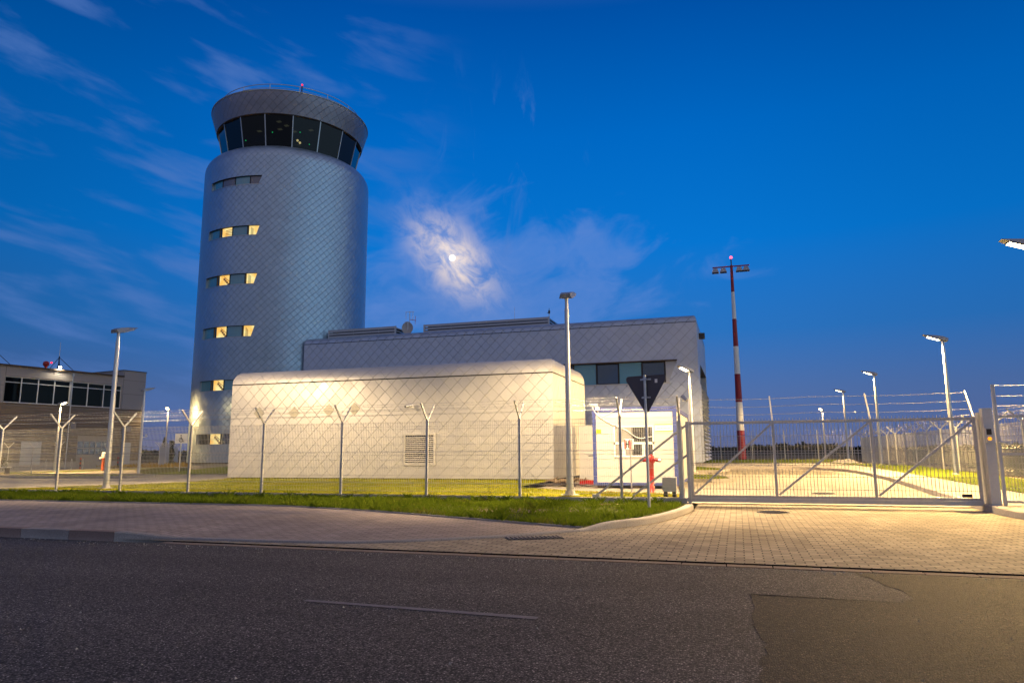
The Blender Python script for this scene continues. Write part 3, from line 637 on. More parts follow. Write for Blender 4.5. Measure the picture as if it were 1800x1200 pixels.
# weld look: smooth normals need shared verts
def weld(o, d=.0005):
    bm = bmesh.new(); bm.from_mesh(o.data); bmesh.ops.remove_doubles(bm, verts=bm.verts, dist=d); bm.to_mesh(o.data); bm.free()
weld(tw.children[0])
mb = MB(); mb.lathe([(TR-.12, -.4), (TR-.12, TBOT+.02)], TC.x, TC.y, 64); mb.build('plinth', M_CONC, tw)
mb = MB(); mb.lathe([(TR+.012, TBOT-.05), (TR+.03, TBOT-.05), (TR+.03, TBOT+.02), (TR+.012, TBOT+.02)], TC.x, TC.y, 64); mb.build('drip_edge', M_SEAM, tw)
PANES = [-114.0, -102.8, -91.4, -80.0, -72.0]
for ri, (z0, z1) in enumerate(ROWS):
    RI = TR-.15
    f = MB(); n = 16
    for i in range(n):          # head, sill, back jambs of the reveal
        a, b = TH0+(TH1-TH0)*i/n, TH0+(TH1-TH0)*(i+1)/n
        for z, fl in ((z1, 1), (z0, 0)):
            q = [tp(a, TR, z), tp(b, TR, z), tp(b, RI-.05, z), tp(a, RI-.05, z)]
            f.face(q if fl else q[::-1], mi=fl)
        q = [tp(a, TR+.02, z0-.045), tp(b, TR+.02, z0-.045), tp(b, TR+.02, z0), tp(a, TR+.02, z0)]
        f.face(q, mi=0)
        f.face([tp(a, TR+.02, z0), tp(b, TR+.02, z0), tp(b, TR-.02, z0), tp(a, TR-.02, z0)], mi=0)
    f.face([tp(TH0, TR, z0), tp(TH0, TR, z1), tp(TH0, RI-.05, z1), tp(TH0, RI-.05, z0)][::-1], mi=0)
    f.face([tp(TH1B, TR, z0), tp(TH1, TR, z1), tp(TH1, RI-.05, z1), tp(TH1B, RI-.05, z0)], mi=0)
    for th in PANES[1:4]:       # mullions
        d = .35
        f.hexa([tp(th-d, RI+.02, z0), tp(th+d, RI+.02, z0), tp(th+d, RI-.04, z0), tp(th-d, RI-.04, z0), tp(th-d, RI+.02, z1), tp(th+d, RI+.02, z1), tp(th+d, RI-.04, z1), tp(th-d, RI-.04, z1)], mi=1)
    w = f.build('window', [M_ZTRIM, M_DARK], tw)
    for k in range(4):
        a, b = PANES[k], PANES[k+1]
        if k == 3: b = TH1
        lit = k in (1, 3) and ri > 0
        mat = M_CLEAR if lit else (M_PURP if (ri == 0 and k in (1, 3)) else (M_TEAL if ri < 5 else M_DGLASS))
        p = MB(); m_ = 4
        for i in range(m_):
            c0, c1 = a+(b-a)*i/m_, a+(b-a)*(i+1)/m_
            p.face([tp(c0, RI, z0), tp(c1, RI, z0), tp(c1, RI, z1), tp(c0, RI, z1)])
        p.build('pane', mat, w)
        if lit or (ri == 5 and k != 1):
            rm = MB()
            for i in range(m_):
                c0, c1 = a+(b-a)*i/m_, a+(b-a)*(i+1)/m_
                rm.face([tp(c0, RI-.20, z0-.05), tp(c1, RI-.20, z0-.05), tp(c1, RI-.20, z1+.25), tp(c0, RI-.20, z1+.25)])
            rm.face([tp(a, RI-.20, z1+.05), tp(b, RI-.20, z1+.05), tp(b, RI-.05, z1+.05), tp(a, RI-.05, z1+.05)])
            rm.face([tp(a, RI-.20, z0-.05), tp(b, RI-.20, z0-.05), tp(b, RI-.05, z0-.05), tp(a, RI-.05, z0-.05)])
            rm.build('stair_room', M_ROOM if lit else M_BLACK, w)
            if lit and k == 3:
                c0, c1 = a+(b-a)*.18, a+(b-a)*.42
                MB().faces([tp(c0, RI-.12, z0-.02), tp(c1, RI-.12, z0-.02), tp(c1, RI-.12, z0+(z1-z0)*(.62+.1*(ri % 3))), tp(c0, RI-.12, z1-.02)], [(0, 1, 2, 3)]).build('stair_wall', M_ROOM2, w)
            if lit and k == 1 and ri == 1:      # blind slats across the top floor room
                st = MB()
                for i in range(5):
                    zz = z0+(z1-z0)*(.15+.16*i); c0, c1 = a+(b-a)*(.30+.02*i), a+(b-a)*.97
                    st.hexa([tp(c0, RI-.12, zz), tp(c1, RI-.12, zz), tp(c1, RI-.15, zz), tp(c0, RI-.15, zz), tp(c0, RI-.12, zz+.03), tp(c1, RI-.12, zz+.03), tp(c1, RI-.15, zz+.03), tp(c0, RI-.15, zz+.03)])
                st.build('blind', M_STAIR, w)
            elif lit and k == 1:      # flight of steps and handrail seen through the pane
                st = MB(); ns = 5
                for i in range(ns):
                    u0 = .42+.11*i; zz = z0+(.55-.12*i)*(z1-z0)/.72 if ri != 1 else z0+(.62-.1*i)*(z1-z0)/.72
                    c0, c1 = a+(b-a)*u0, a+(b-a)*min(1, u0+.11)
                    st.hexa([tp(c0, RI-.10, zz-.14), tp(c1, RI-.10, zz-.14), tp(c1, RI-.16, zz-.14), tp(c0, RI-.16, zz-.14), tp(c0, RI-.10, zz), tp(c1, RI-.10, zz), tp(c1, RI-.16, zz), tp(c0, RI-.16, zz)])
                c0, c1 = a+(b-a)*.45, a+(b-a)*.99
                st.bar(tp(c0, RI-.10, z0+.92*(z1-z0)), tp(c1, RI-.10, z0+.30*(z1-z0)), .03)
                st.build('staircase', M_STAIR, w)
# cab: sloping glass, mullions, parapet ring
ZG0, ZG1, RG0, RG1 = 23.80, 26.30, 5.05, 5.56
NM = 17; TH_M = [-117+i*360/NM for i in range(NM)]
gl = MB()
mul = []
for i in range(NM):
    a, b = TH_M[i], TH_M[i]+360/NM
    p = MB().face([tp(a, RG0, ZG0), tp(b, RG0, ZG0), tp(b, RG1, ZG1), tp(a, RG1, ZG1)]); p.build('cab_pane', M_CABG, tw)
    m2 = MB().bar(tp(a, RG0+.02, ZG0), tp(a, RG1+.02, ZG1), .07, .05); m2.build('mullion', M_ZTRIM, tw)
mb = MB(); mb.lathe([(RG0-.25, ZG0-.10), (RG0+.10, ZG0-.10), (RG0+.12, ZG0+.03), (RG0-.25, ZG0+.03)], TC.x, TC.y, 68); mb.build('cab_sill', M_ZTRIM, tw)
pr = MB(); RP0, RP1, ZP0, ZP1 = 5.66, 6.08, 26.18, 27.78
N = 80
prof = [(RP0, ZP0), (RP0+(RP1-RP0)*.55, ZP0+.8), (RP1-.05, ZP1-.35), (RP1, ZP1)]
for (r0, z0), (r1, z1) in zip(prof, prof[1:]):
    for k in range(N):
        a, b = 360*k/N, 360*(k+1)/N
        pr.face([tp(a, r0, z0), tp(b, r0, z0), tp(b, r1, z1), tp(a, r1, z1)], [(radians(a)*5.9, z0), (radians(b)*5.9, z0), (radians(b)*5.9, z1), (radians(a)*5.9, z1)], True)
o = pr.build('parapet', zinc('zinc_parapet', .62, col=(.25, .245, .28), metal=.7, rough=.42, var=.06, l1=.3, l2=.5), tw); weld(o)
mb = MB(); mb.lathe([(RP1, ZP1-.02), (RP1+.05, ZP1), (RP1+.05, ZP1+.06), (RP1-.12, ZP1+.06), (RP1-.12, ZP1-.5), (.02, ZP1-.45)], TC.x, TC.y, 80); mb.build('roof', M_ZTRIM, tw)
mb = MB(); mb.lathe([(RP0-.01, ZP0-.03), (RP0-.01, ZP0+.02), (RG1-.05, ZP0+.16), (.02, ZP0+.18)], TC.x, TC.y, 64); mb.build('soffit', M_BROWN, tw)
mb = MB(); mb.lathe([(.02, 23.72), (5.0, 23.72)], TC.x, TC.y, 40); mb.build('cab_floor', M_BLACK, tw)
# cab contents: console ring, core column, monitor racks
mb = MB(); mb.lathe([(3.2, 23.73), (3.2, 24.5), (4.2, 24.55), (4.3, 24.4), (4.3, 23.73)], TC.x, TC.y, 40); mb.build('console', M_BLACK, tw)
mb = MB()
for th in (-52, -47, -30, -78, -95, -118):
    mb = MB(); c = Vector(tp(th, 3.6, 24.55)); mb.bar(c, c+Vector((0, 0, .75+.5*rnd.random())), .05); mb.bar(c+Vector((-.35, 0, .45)), c+Vector((.35, .1, .5)), .04, .4); mb.build('monitor_rack', M_DARK, tw)
mb = MB()
for th, r, z in ((-66, 4.6, 26.0), (-70, 3.2, 26.05), (-60, 3.9, 26.05), (-88, 4.2, 25.5), (-34, 4.1, 25.95), (-50, 3.0, 26.05)):
    c = Vector(tp(th, r, z)); MB().box(c.x-.16, c.y-.12, c.z, c.x+.16, c.y+.12, c.z+.03).build('ceiling_light', M_DIMW, tw)
mb = MB()
for th, r, z in ((-48, 4.2, 24.85), (-45.5, 4.2, 24.70)):
    c = tp(th, r, z); uvsphere(mb, c, .09, 10, 6)
mb.build('desk_lamp', M_WARML, tw)
mb = MB()
for th, r, z in ((-73, 4.3, 25.3), (-46, 4.3, 25.5), (-103, 4.4, 24.9), (-37, 4.5, 24.6)):
    uvsphere(MB(), tp(th, r, z), .045, 8, 6).build('indicator_light', M_GREENL, tw)
# roof railing
mb = MB(); NRL = 72; RR = 5.5
for hz in (27.98, 28.27, 28.55):
    mb.path([tp(360*k/NRL, RR, hz) for k in range(NRL+1)], .028 if hz > 28.5 else .016, 6)
for k in range(16): mb.tube(tp(-117+22.5*k, RR, ZP1-.4), tp(-117+22.5*k, RR, 28.55), .028, n=6)
mb.build('railing', M_GALV, tw)
for th, r, z in ((-48, 5.6, 28.62), (-146, 5.95, 28.0)):
    c = tp(th, r, z); mb = MB(); mb.tube((c[0], c[1], 27.8), (c[0], c[1], z), .045, n=8); p = mb.build('light_bracket', M_DARK, tw)
    uvsphere(MB(), (c[0], c[1], z+.07), .07, 12, 8).build('obstruction_light', M_REDL, p)

# ------------------------------------------------------------------ shingle-clad box with rounded eaves
def clad_box(x0, x1, y0, y1, zb, zs_, zt, rad, rx=None, p=.7):
    rx = rad if rx is None else rx
    mb = MB(); steps = [radians(d) for d in range(0, 91, 10)]
    H = zt-zs_
    rings = [(0.0, zb, 0.0), (0.0, zs_-.035, zs_-.035-zb)]
    pr = [(rad*(1-cos(a)), zs_+.012+(H-.012)*sin(a)) for a in steps]
    arc = zs_-zb; last = None
    top = []
    for ins, z in pr:
        if last: arc += hypot(ins-last[0], z-last[1])
        last = (ins, z); top.append((ins, z, arc))
    def ring(ins, z):
        k = ins*rx/rad
        return [(x0+k, y0+ins, z), (x1-k, y0+ins, z), (x1-k, y1-ins, z), (x0+k, y1-ins, z)]
    def strip(r0, r1, smooth):
        A, B = ring(r0[0], r0[1]), ring(r1[0], r1[1])
        for s in range(4):
            e = (s+1) % 4
            def U(pt): return (pt[0]-x0) if s in (0, 2) else (pt[1]-y0)+.21
            mb.face([A[s], A[e], B[e], B[s]], [(U(A[s]), r0[2]), (U(A[e]), r0[2]), (U(B[e]), r1[2]), (U(B[s]), r1[2])], smooth)
    return mb, rings, top, strip, ring
# --- annex (front block)
ax0, ax1, ay0, ay1 = -20.47, -6.36, 24.9, 30.6
an = thing('annex_building', 'low flat annex clad in large pale metal shingles with rounded eaves and a louvred vent', 'building', (ax0, ay0, .25))
mb, rings, top, strip, ring = clad_box(ax0, ax1, ay0, ay1, .31, 4.18, 4.73, .5, .2)
strip(rings[0], rings[1], False)
mb.build('wall', M_ZB, an)
mb, rings, top, strip, ring = clad_box(ax0, ax1, ay0, ay1, .31, 4.18, 4.73, .5, .2)
for a, b in zip(top, top[1:]): strip(a, b, True)
mb.face(ring(top[-1][0], top[-1][1]), [(x, y) for x, y, z in ring(top[-1][0], top[-1][1])])
o = mb.build('roof', M_ZB, an)
bm = bmesh.new(); bm.from_mesh(o.data); bmesh.ops.remove_doubles(bm, verts=bm.verts, dist=.0005)
bm.normal_update()
for e in bm.edges:
    if len(e.link_faces) == 2:
        a, b = (Vector((f_.normal.x, f_.normal.y)) for f_ in e.link_faces)
        if a.length > .02 and b.length > .02 and a.normalized().dot(b.normalized()) < .5: e.smooth = False
bm.to_mesh(o.data); bm.free()
mb = MB(); mb.box(ax0+.015, ay0+.015, 4.10, ax1-.015, ay1-.015, 4.20); mb.build('eaves_joint', M_SEAM, an)
mb = MB(); mb.box(ax0+.10, ay0+.10, .0, ax1-.10, ay1-.10, .32); mb.build('plinth', M_SEAM, an)
mb = MB()
vx0, vx1, vz0, vz1 = -12.33, -11.02, .80, 2.0
for a in ((vx0, vz0, vx1, vz0+.06), (vx0, vz1-.06, vx1, vz1), (vx0, vz0+.06, vx0+.06, vz1-.06), (vx1-.06, vz0+.06, vx1, vz1-.06)):
    mb.box(a[0], ay0-.05, a[1], a[2], ay0-.003, a[3])
lv = mb.build('vent', M_CREAM, an)
mb = MB(); n = 14
for i in range(n):
    z = vz0+.07+(vz1-vz0-.16)*i/n
    mb.hexa([(vx0+.062, ay0-.045, z), (vx1-.062, ay0-.045, z), (vx1-.062, ay0-.006, z+.028), (vx0+.062, ay0-.006, z+.028), (vx0+.062, ay0-.045, z+.012), (vx1-.062, ay0-.045, z+.012), (vx1-.062, ay0-.006, z+.040), (vx0+.062, ay0-.006, z+.040)])
mb.build('louvre', M_CREAM, lv)
mb = MB(); mb.box(vx0+.061, ay0-.005, vz0+.061, vx1-.061, ay0-.0025, vz1-.061); mb.build('vent_backing', M_MATTE_BLACK, lv)
# loose darker shingles (small square wall lights let into the cladding)
mb = MB()
for px_, pz_ in ((-19.05, 2.95), (-17.35, 2.92), (-15.72, 3.0), (-14.55, 3.02)):
    d = .26; MB().prism([(0, -d), (d, 0), (0, d), (-d, 0)], (px_, ay0-.012, pz_), (1, 0, 0), (0, 0, 1), (0, .010, 0)).build('wall_tile', M_TILE, an)
cm = thing('security_camera', 'small bullet security camera on a bracket on the annex front wall', 'camera', (-12.02, ay0, 3.05), group='security cameras')
MB().box(-12.06, ay0-.03, 2.98, -11.94, ay0-.004, 3.10).build('mount_plate', M_WHITE, cm)
mb = MB(); mb.tube((-12.0, ay0-.03, 3.03), (-12.02, ay0-.16, 3.06), .022, n=8); mb.build('bracket', M_WHITE, cm)
mb = MB(); mb.tube((-11.96, ay0-.12, 3.10), (-12.14, ay0-.32, 3.04), .058, n=14); mb.build('camera_body', M_GALV, cm)
mb = MB(); mb.tube((-12.141, ay0-.321, 3.04), (-12.15, ay0-.335, 3.037), .045, n=14); mb.build('lens', M_BLACK, cm)

# --- main building
mx0, mx1, my0, my1 = -28.65, -1.97, 42.0, 53.2
mn = thing('operations_building', 'long grey two storey operations building joined to the tower, clad in small metal shingles', 'building', (mx0, my0, .4))
BZ0, BZ1 = 5.26, 6.55
mw = MB()
def wq(a, b, z0, z1, z0b=None, z1b=None):      # wall quad between plan points a,b
    L = hypot(b[0]-a[0], b[1]-a[1]); u0 = (a[0]+a[1]); 
    mw.face([(a[0], a[1], z0), (b[0], b[1], z0), (b[0], b[1], z1), (a[0], a[1], z1)], [(u0, z0), (u0+L, z0), (u0+L, z1), (u0, z1)])
wx0, wx1, wx1b = -13.0, -3.16, -3.70
wq((mx0, my0), (wx0, my0), .62, 8.77); wq((wx0, my0), (wx1, my0), .62, BZ0); wq((wx0, my0), (wx1, my0), BZ1, 8.77); wq((wx1, my0), (mx1, my0), .62, 8.77)
mw.face([(wx1b, my0, BZ0), (wx1, my0, BZ0), (wx1, my0, BZ1)], [(wx1b, BZ0), (wx1, BZ0), (wx1, BZ1)])
sy0, sy1 = 43.6, 52.0
wq((mx1, my0), (mx1, my1), BZ1, 8.77); wq((mx1, my0), (mx1, sy0), .62, BZ1); 
mw.face([(mx1, sy0, BZ0), (mx1, sy0+.01, BZ0), (mx1, sy0+1.2, BZ1), (mx1, sy0, BZ1)], [(sy0, BZ0), (sy0, BZ0), (sy0+1.2, BZ1), (sy0, BZ1)])
wq((mx1, sy0), (mx1, 44.8), .62, BZ0)
wq((mx1, my1), (mx0, my1), .62, 8.77); wq((mx0, my1), (mx0, my0), .62, 8.77)
mw.build('wall', M_ZM, mn)
mb, rings, top, strip, ring = clad_box(mx0, mx1, my0, my1, .62, 8.80, 9.22, .42, .2)
for a, b in zip(top, top[1:]): strip(a, b, True)
mb.face(ring(top[-1][0], top[-1][1]), [(x, y) for x, y, z in ring(top[-1][0], top[-1][1])])
mb.build('roof', zinc('zinc_roof', .64, col=(.36, .44, .55), metal=.8, rough=.36), mn)
mb = MB(); mb.box(mx0+.015, my0+.015, 8.72, mx1-.015, my1-.015, 8.82); mb.build('eaves_joint', M_SEAM, mn)
mb = MB(); mb.box(mx0+.1, my0+.1, .0, mx1-.1, 44.8, .63); mb.box(mx0+.1, 44.8, .0, mx1-1.0, my1-.1, .63); mb.build('plinth', M_CONC, mn)
# window band on the front
wf = MB(); yb = my0+.30
wf.face([(wx0, my0, BZ1), (wx0, yb+.05, BZ1), (wx1, yb+.05, BZ1), (wx1, my0, BZ1)], mi=1); wf.face([(wx0, my0, BZ0), (wx1, my0, BZ0), (wx1, yb+.05, BZ0), (wx0, yb+.05, BZ0)], mi=0)
wf.face([(wx1b, my0, BZ0), (wx1b, yb+.05, BZ0), (wx1, yb+.05, BZ1), (wx1, my0, BZ1)], mi=0)
wf.box(wx0, my0-.05, BZ0-.07, wx1b+.1, my0-.003, BZ0, mi=0); wf.box(wx0, my0-.035, BZ1, wx1, my0-.003, BZ1+.05, mi=2)
BAND = [(-13.0, -10.6, 'w'), (-10.6, -9.25, 't'), (-9.25, -8.98, 'w'), (-9.15, -8.05, 't'), (-8.05, -6.62, 'w'), (-6.62, -5.30, 't'), (-5.30, -3.86, 'w'), (-3.86, wx1, 'p')]
BAND = [(-13.0, -10.9, 'w'), (-10.9, -9.4, 'w'), (-9.4, -8.05, 't'), (-8.05, -6.62, 'w'), (-6.62, -5.30, 't'), (-5.30, -3.86, 'w'), (-3.86, wx1, 'p')]
bo = wf.build('window_band', [M_ZTRIM, M_BROWN, M_BROWN], mn)
MB().box(wx0-.2, yb+.9, BZ0-.3, wx1, yb+.95, BZ1+.3).build('room_backing', M_GREYS, bo)
for a, b, k in BAND:
    if k == 'w':
        f = MB(); d = .09
        f.box(a, yb-.06, BZ0, a+d, yb+.04, BZ1); f.box(b-d, yb-.06, BZ0, b, yb+.04, BZ1); f.box(a+d, yb-.06, BZ0, b-d, yb+.04, BZ0+d*.8); f.box(a+d, yb-.06, BZ1-d*.8, b-d, yb+.04, BZ1)
        fo = f.build('window_frame', M_BLACK, bo)
        MB().face([(a+d, yb, BZ0+d*.8), (b-d, yb, BZ0+d*.8), (b-d, yb, BZ1-d*.8), (a+d, yb, BZ1-d*.8)]).build('pane', M_DGLASS, bo)
    else:
        MB().face([(a, yb-.02, BZ0), (b, yb-.02, BZ0), (b, yb-.02, BZ1), (a, yb-.02, BZ1)]).build('spandrel_panel', M_TEAL if k == 't' else M_ZTRIM, bo)
# side: recessed glazing and louvred lower storey
mb = MB(); mb.face([(mx1-.6, sy0-.2, BZ0-.1), (mx1-.6, my1, BZ0-.1), (mx1-.6, my1, BZ1+.1), (mx1-.6, sy0-.2, BZ1+.1)])
mb.build('side_window', M_TEAL, mn)
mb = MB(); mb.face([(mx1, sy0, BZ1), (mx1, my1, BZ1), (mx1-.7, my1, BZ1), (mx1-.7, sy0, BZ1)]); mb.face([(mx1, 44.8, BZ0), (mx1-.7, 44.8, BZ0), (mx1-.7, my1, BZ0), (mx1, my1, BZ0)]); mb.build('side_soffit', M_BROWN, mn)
mb = MB(); z = .66; n = 19
for i in range(n):
    z = .66+(BZ0-.70)*i/n; h_ = (BZ0-.7)/n
    mb.hexa([(mx1-.02, 44.85, z), (mx1+.14, 44.85, z+.02), (mx1+.14, 53.6, z+.02), (mx1-.02, 53.6, z), (mx1-.02, 44.85, z+h_*.80), (mx1+.10, 44.85, z+.06), (mx1+.10, 53.6, z+.06), (mx1-.02, 53.6, z+h_*.80)])
mb.build('side_louvre', M_ZTRIM, mn)
mb = MB(); mb.box(mx1-.10, 44.81, .63, mx1-.03, 50.4, BZ0-.01); mb.build('louvre_backing', M_SEAM, mn)
mb = MB()
for yy in (46.6, 48.4, 50.4, 52.0, 53.55): mb.box(mx1-.10, yy, .63, mx1-.025, yy+.07, BZ0-.02)
mb.build('louvre_post', M_ZTRIM, mn)
MB().box(mx1+.004, 44.6, 8.15, mx1+.35, 44.9, 8.5).build('wall_floodlight', M_DARK, mn)
# roof screens
def screen(x0, x1, y0, y1, z0, z1, label):
    s_ = thing('roof_screen', label, 'roof louvre screen', (x0, y0, z0), group='louvred plant screens on the roof')
    f = MB()
    for (a, b) in ((x0, y0), (x1-.1, y0), (x1-.1, y1-.1), (x0, y1-.1)): f.box(a, b, z0, a+.1, b+.1, z1)
    k = x0+2.0
    while k < x1-1: f.box(k, y0+.06, z0, k+.05, y0+.1, z1-.02); k += 2.0
    f.build('frame', M_ZTRIM, s_)
    l = MB(); nz = 4; h = (z1-z0)/nz
    for i in range(nz):
        zz = z0+h*i+.02
        for p in ([(x0+.1, y0-.0, zz), (x1-.1, y0-.0, zz), (x1-.1, y0+.07, zz+h*.5), (x0+.1, y0+.07, zz+h*.5)], [(x0+.1, y1-.07, zz), (x1-.1, y1-.07, zz), (x1-.1, y1, zz+h*.5), (x0+.1, y1, zz+h*.5)],
                  [(x1-.07, y0+.1, zz), (x1, y0+.1, zz), (x1, y1-.1, zz+.0), (x1-.07, y1-.1, zz)]):
            q = [(a, b, c+h*.40) for a, b, c in p]
            l.hexa(p+q)
    l.build('louvre', M_ZTRIM, s_)
    MB().box(x0+.2, y0+.3, z0, x1-.2, y1-.3, z1-.06).build('plant_unit', M_SEAM, s_)
    return s_
screen(-27.7, -22.3, 43.45, 47.2, 9.21, 10.0, 'short louvred screen on the roof, next to the tower')
screen(-20.2, -11.25, 43.45, 47.2, 9.21, 9.95, 'long louvred screen on the middle of the roof, right of the dish')
# roof aerials
ds = thing('satellite_dish', 'pale round dish on a mast between the two roof screens', 'satellite dish', (-21.95, 44.6, 9.2))
MB().tube((-21.95, 44.6, 9.2), (-21.95, 44.6, 10.4), .035, n=8).build('mast', M_GALV, ds)
mb = MB(); c = Vector((-21.93, 44.5, 10.0)); axd = Vector((.35, -.92, .18)).normalized(); u = axd.cross(Vector((0, 0, 1))).normalized(); v = u.cross(axd)
V = []; nr, na = 5, 24
for i in range(nr+1):
    r = .40*i/nr
    for j in range(na): V.append(c-axd*(.10-.10*(r/.40)**2)+(u*cos(2*pi*j/na)+v*sin(2*pi*j/na)*1.15)*r)
mb.faces(V, [(i*na+j, i*na+(j+1) % na, (i+1)*na+(j+1) % na, (i+1)*na+j) for i in range(nr) for j in range(na)], smooth=True)
mb.build('reflector', M_LGREY, ds)
ya = thing('aerial', 'small yagi aerial cluster standing above the roof dish', 'aerial', (-22.1, 45.2, 9.2))
MB().tube((-22.1, 45.2, 9.2), (-22.1, 45.2, 11.35), .025, n=8).build('mast', M_GALV, ya)
mb = MB()
for a, b in (((-22.45, 45.2, 11.3), (-21.75, 45.2, 11.3)), ((-22.4, 45.2, 10.8), (-22.4, 45.2, 11.3)), ((-21.85, 45.2, 10.7), (-21.85, 45.2, 11.3)), ((-22.5, 45.2, 10.6), (-22.1, 45.2, 10.6))): mb.tube(a, b, .016, n=6)
mb.build('element', M_WHITE, ya)
mb = MB(); mb.tube((-22.1, 45.2, 10.75), (-21.55, 45.1, 10.62), .02, n=6); mb.tube((-21.62, 45.1, 10.35), (-21.6, 45.1, 10.95), .014, n=6); mb.build('orange_element', M_ORANGE, ya)
wh = thing('whip_antenna', 'thin white whip antenna rising above the long roof screen', 'antenna', (-14.1, 45, 9.2))
MB().tube((-14.1, 45, 9.2), (-14.1, 45, 10.1), .03, n=8).build('base', M_GALV, wh)
MB().tube((-14.1, 45, 10.1), (-14.1, 45, 11.05), .014, .008, n=6).build('whip', M_WHITE, wh)
we = thing('weather_sensor', 'stubby weather sensor on a post at the right end of the long roof screen', 'weather sensor', (-11.4, 44.0, 9.2))
MB().tube((-11.4, 44.0, 9.2), (-11.4, 44.0, 10.4), .028, n=8).build('post', M_GALV, we)
mb = MB(); mb.lathe([(.05, 10.25), (.07, 10.3), (.07, 10.42), (.02, 10.5), (.015, 10.62)], -11.4, 44.0, 10); mb.bar((-11.55, 44, 10.3), (-11.4, 44, 10.3), .03); mb.build('sensor_head', M_DARK, we)
c2 = thing('security_camera', 'security camera on the front wall at the right corner of the operations building', 'camera', (-2.95, my0, 4.2), group='security cameras')
MB().box(-2.98, my0-.03, 4.12, -2.86, my0-.004, 4.26).build('mount_plate', M_WHITE, c2)
mb = MB(); mb.tube((-2.92, my0-.03, 4.2), (-2.8, my0-.25, 4.22), .03, n=8); mb.build('bracket', M_WHITE, c2)
mb = MB(); mb.tube((-2.95, my0-.2, 4.42), (-2.65, my0-.45, 4.15), .09, n=12); mb.build('camera_body', M_GALV, c2)

# ------------------------------------------------------------------ site container
cx0, cx1, cy0, cz0 = -4.55, -1.83, 23.0, .20
cw, ch, cdp = cx1-cx0, 2.50, 5.9
ct = thing('site_container', 'white site office container with a blue frame and barred window behind the gate', 'container', (cx0, cy0, cz0))
MB().box(cx0+.03, cy0+.03, cz0+.05, cx1-.03, cy0+cdp-.03, cz0+ch-.05).build('wall', M_CREAM, ct)
mb = MB(); F = .12
for (a, b) in ((cx0, cy0), (cx1-F, cy0), (cx1-F, cy0+cdp-F), (cx0, cy0+cdp-F)): mb.box(a, b, cz0, a+F, b+F, cz0+ch)
for (ya_, yb_) in ((cy0+.002, cy0+F-.002), (cy0+cdp-F+.002, cy0+cdp-.002)):
    mb.box(cx0+F, ya_, cz0+ch-.15, cx1-F, yb_, cz0+ch); mb.box(cx0+F, ya_, cz0+.0, cx1-F, yb_, cz0+.09)
for xa in (cx0+.002, cx1-F+.002):
    mb.box(xa, cy0+F, cz0+ch-.15, xa+F-.004, cy0+cdp-F, cz0+ch-.002); mb.box(xa, cy0+F, cz0, xa+F-.004, cy0+cdp-F, cz0+.09)
mb.build('frame', M_BLUE, ct)
def czt(v): return cz0+ch-v        # heights measured down from the top
wo = MB()
def pane(x0, x1, v0, v1, mat, nm='pane'):
    MB().box(cx0+x0, cy0+.012, czt(v1), cx0+x1, cy0+.024, czt(v0)).build(nm, mat, wfr)
for a in ((.70, .59, 1.99, .645), (.70, 1.115, 1.99, 1.195), (.70, 1.55, 1.99, 1.60), (.70, .645, .745, 1.55), (1.945, .645, 1.99, 1.55)):
    wo.box(cx0+a[0], cy0-.012, czt(a[3]), cx0+a[2], cy0+.029, czt(a[1]))
wfr = wo.build('window', M_WHITE, ct)
pane(.745, 1.29, .645, 1.115, M_GREYS, 'roller_shutter'); pane(1.29, 1.945, .645, 1.115, M_BLACK)
pane(.745, .96, 1.195, 1.55, M_GREYS, 'roller_shutter'); pane(.96, 1.07, 1.195, 1.55, M_WHITE, 'mullion'); pane(1.07, 1.30, 1.195, 1.55, M_GREYS, 'roller_shutter'); pane(1.30, 1.60, 1.195, 1.55, M_BLACK); pane(1.60, 1.70, 1.195, 1.55, M_WHITE, 'mullion'); pane(1.70, 1.945, 1.195, 1.55, M_DARK)
mb = MB()
for i in range(9): xx = cx0+1.31+.073*i; mb.box(xx, cy0-.004, czt(1.115), xx+.008, cy0+.010, czt(.645))
for i in range(8): xx = cx0+1.32+.079*i; mb.box(xx, cy0-.004, czt(1.55), xx+.008, cy0+.010, czt(1.195))
mb.build('window_bars', M_DARKHEAD, wfr)
MB().box(cx0+.125, cy0+.008, czt(.82), cx0+.285, cy0+.028, czt(.70)).build('warning_plate', M_YELLOW, ct)
mb = MB(); mb.prism([(0, 0), (.05, 0), (.025, .06)], (cx0+.18, cy0+.0075, czt(.79)), (1, 0, 0), (0, 0, 1), (0, -.002, 0)); mb.build('warning_triangle', M_ORANGE, ct)
no = MB().box(cx0+2.03, cy0+.008, czt(.79), cx0+2.585, cy0+.028, czt(.56)).build('notice_board', M_WHITE, ct)
MB().box(cx0+2.03, cy0+.004, czt(.592), cx0+2.585, cy0+.0075, czt(.56)).build('stripe', M_LIME, no)
MB().box(cx0+2.03, cy0+.004, czt(.79), cx0+2.585, cy0+.0075, czt(.772)).build('stripe', M_LIME, no)
mb = MB()
for i, (x, w) in enumerate(((2.09, .10), (2.21, .07), (2.30, .11), (2.43, .08))): mb.box(cx0+x, cy0+.005, czt(.70), cx0+x+w, cy0+.0075, czt(.67))
mb.build('faded_lines', simple('faded_print', (.50, .46, .38), .6), no)
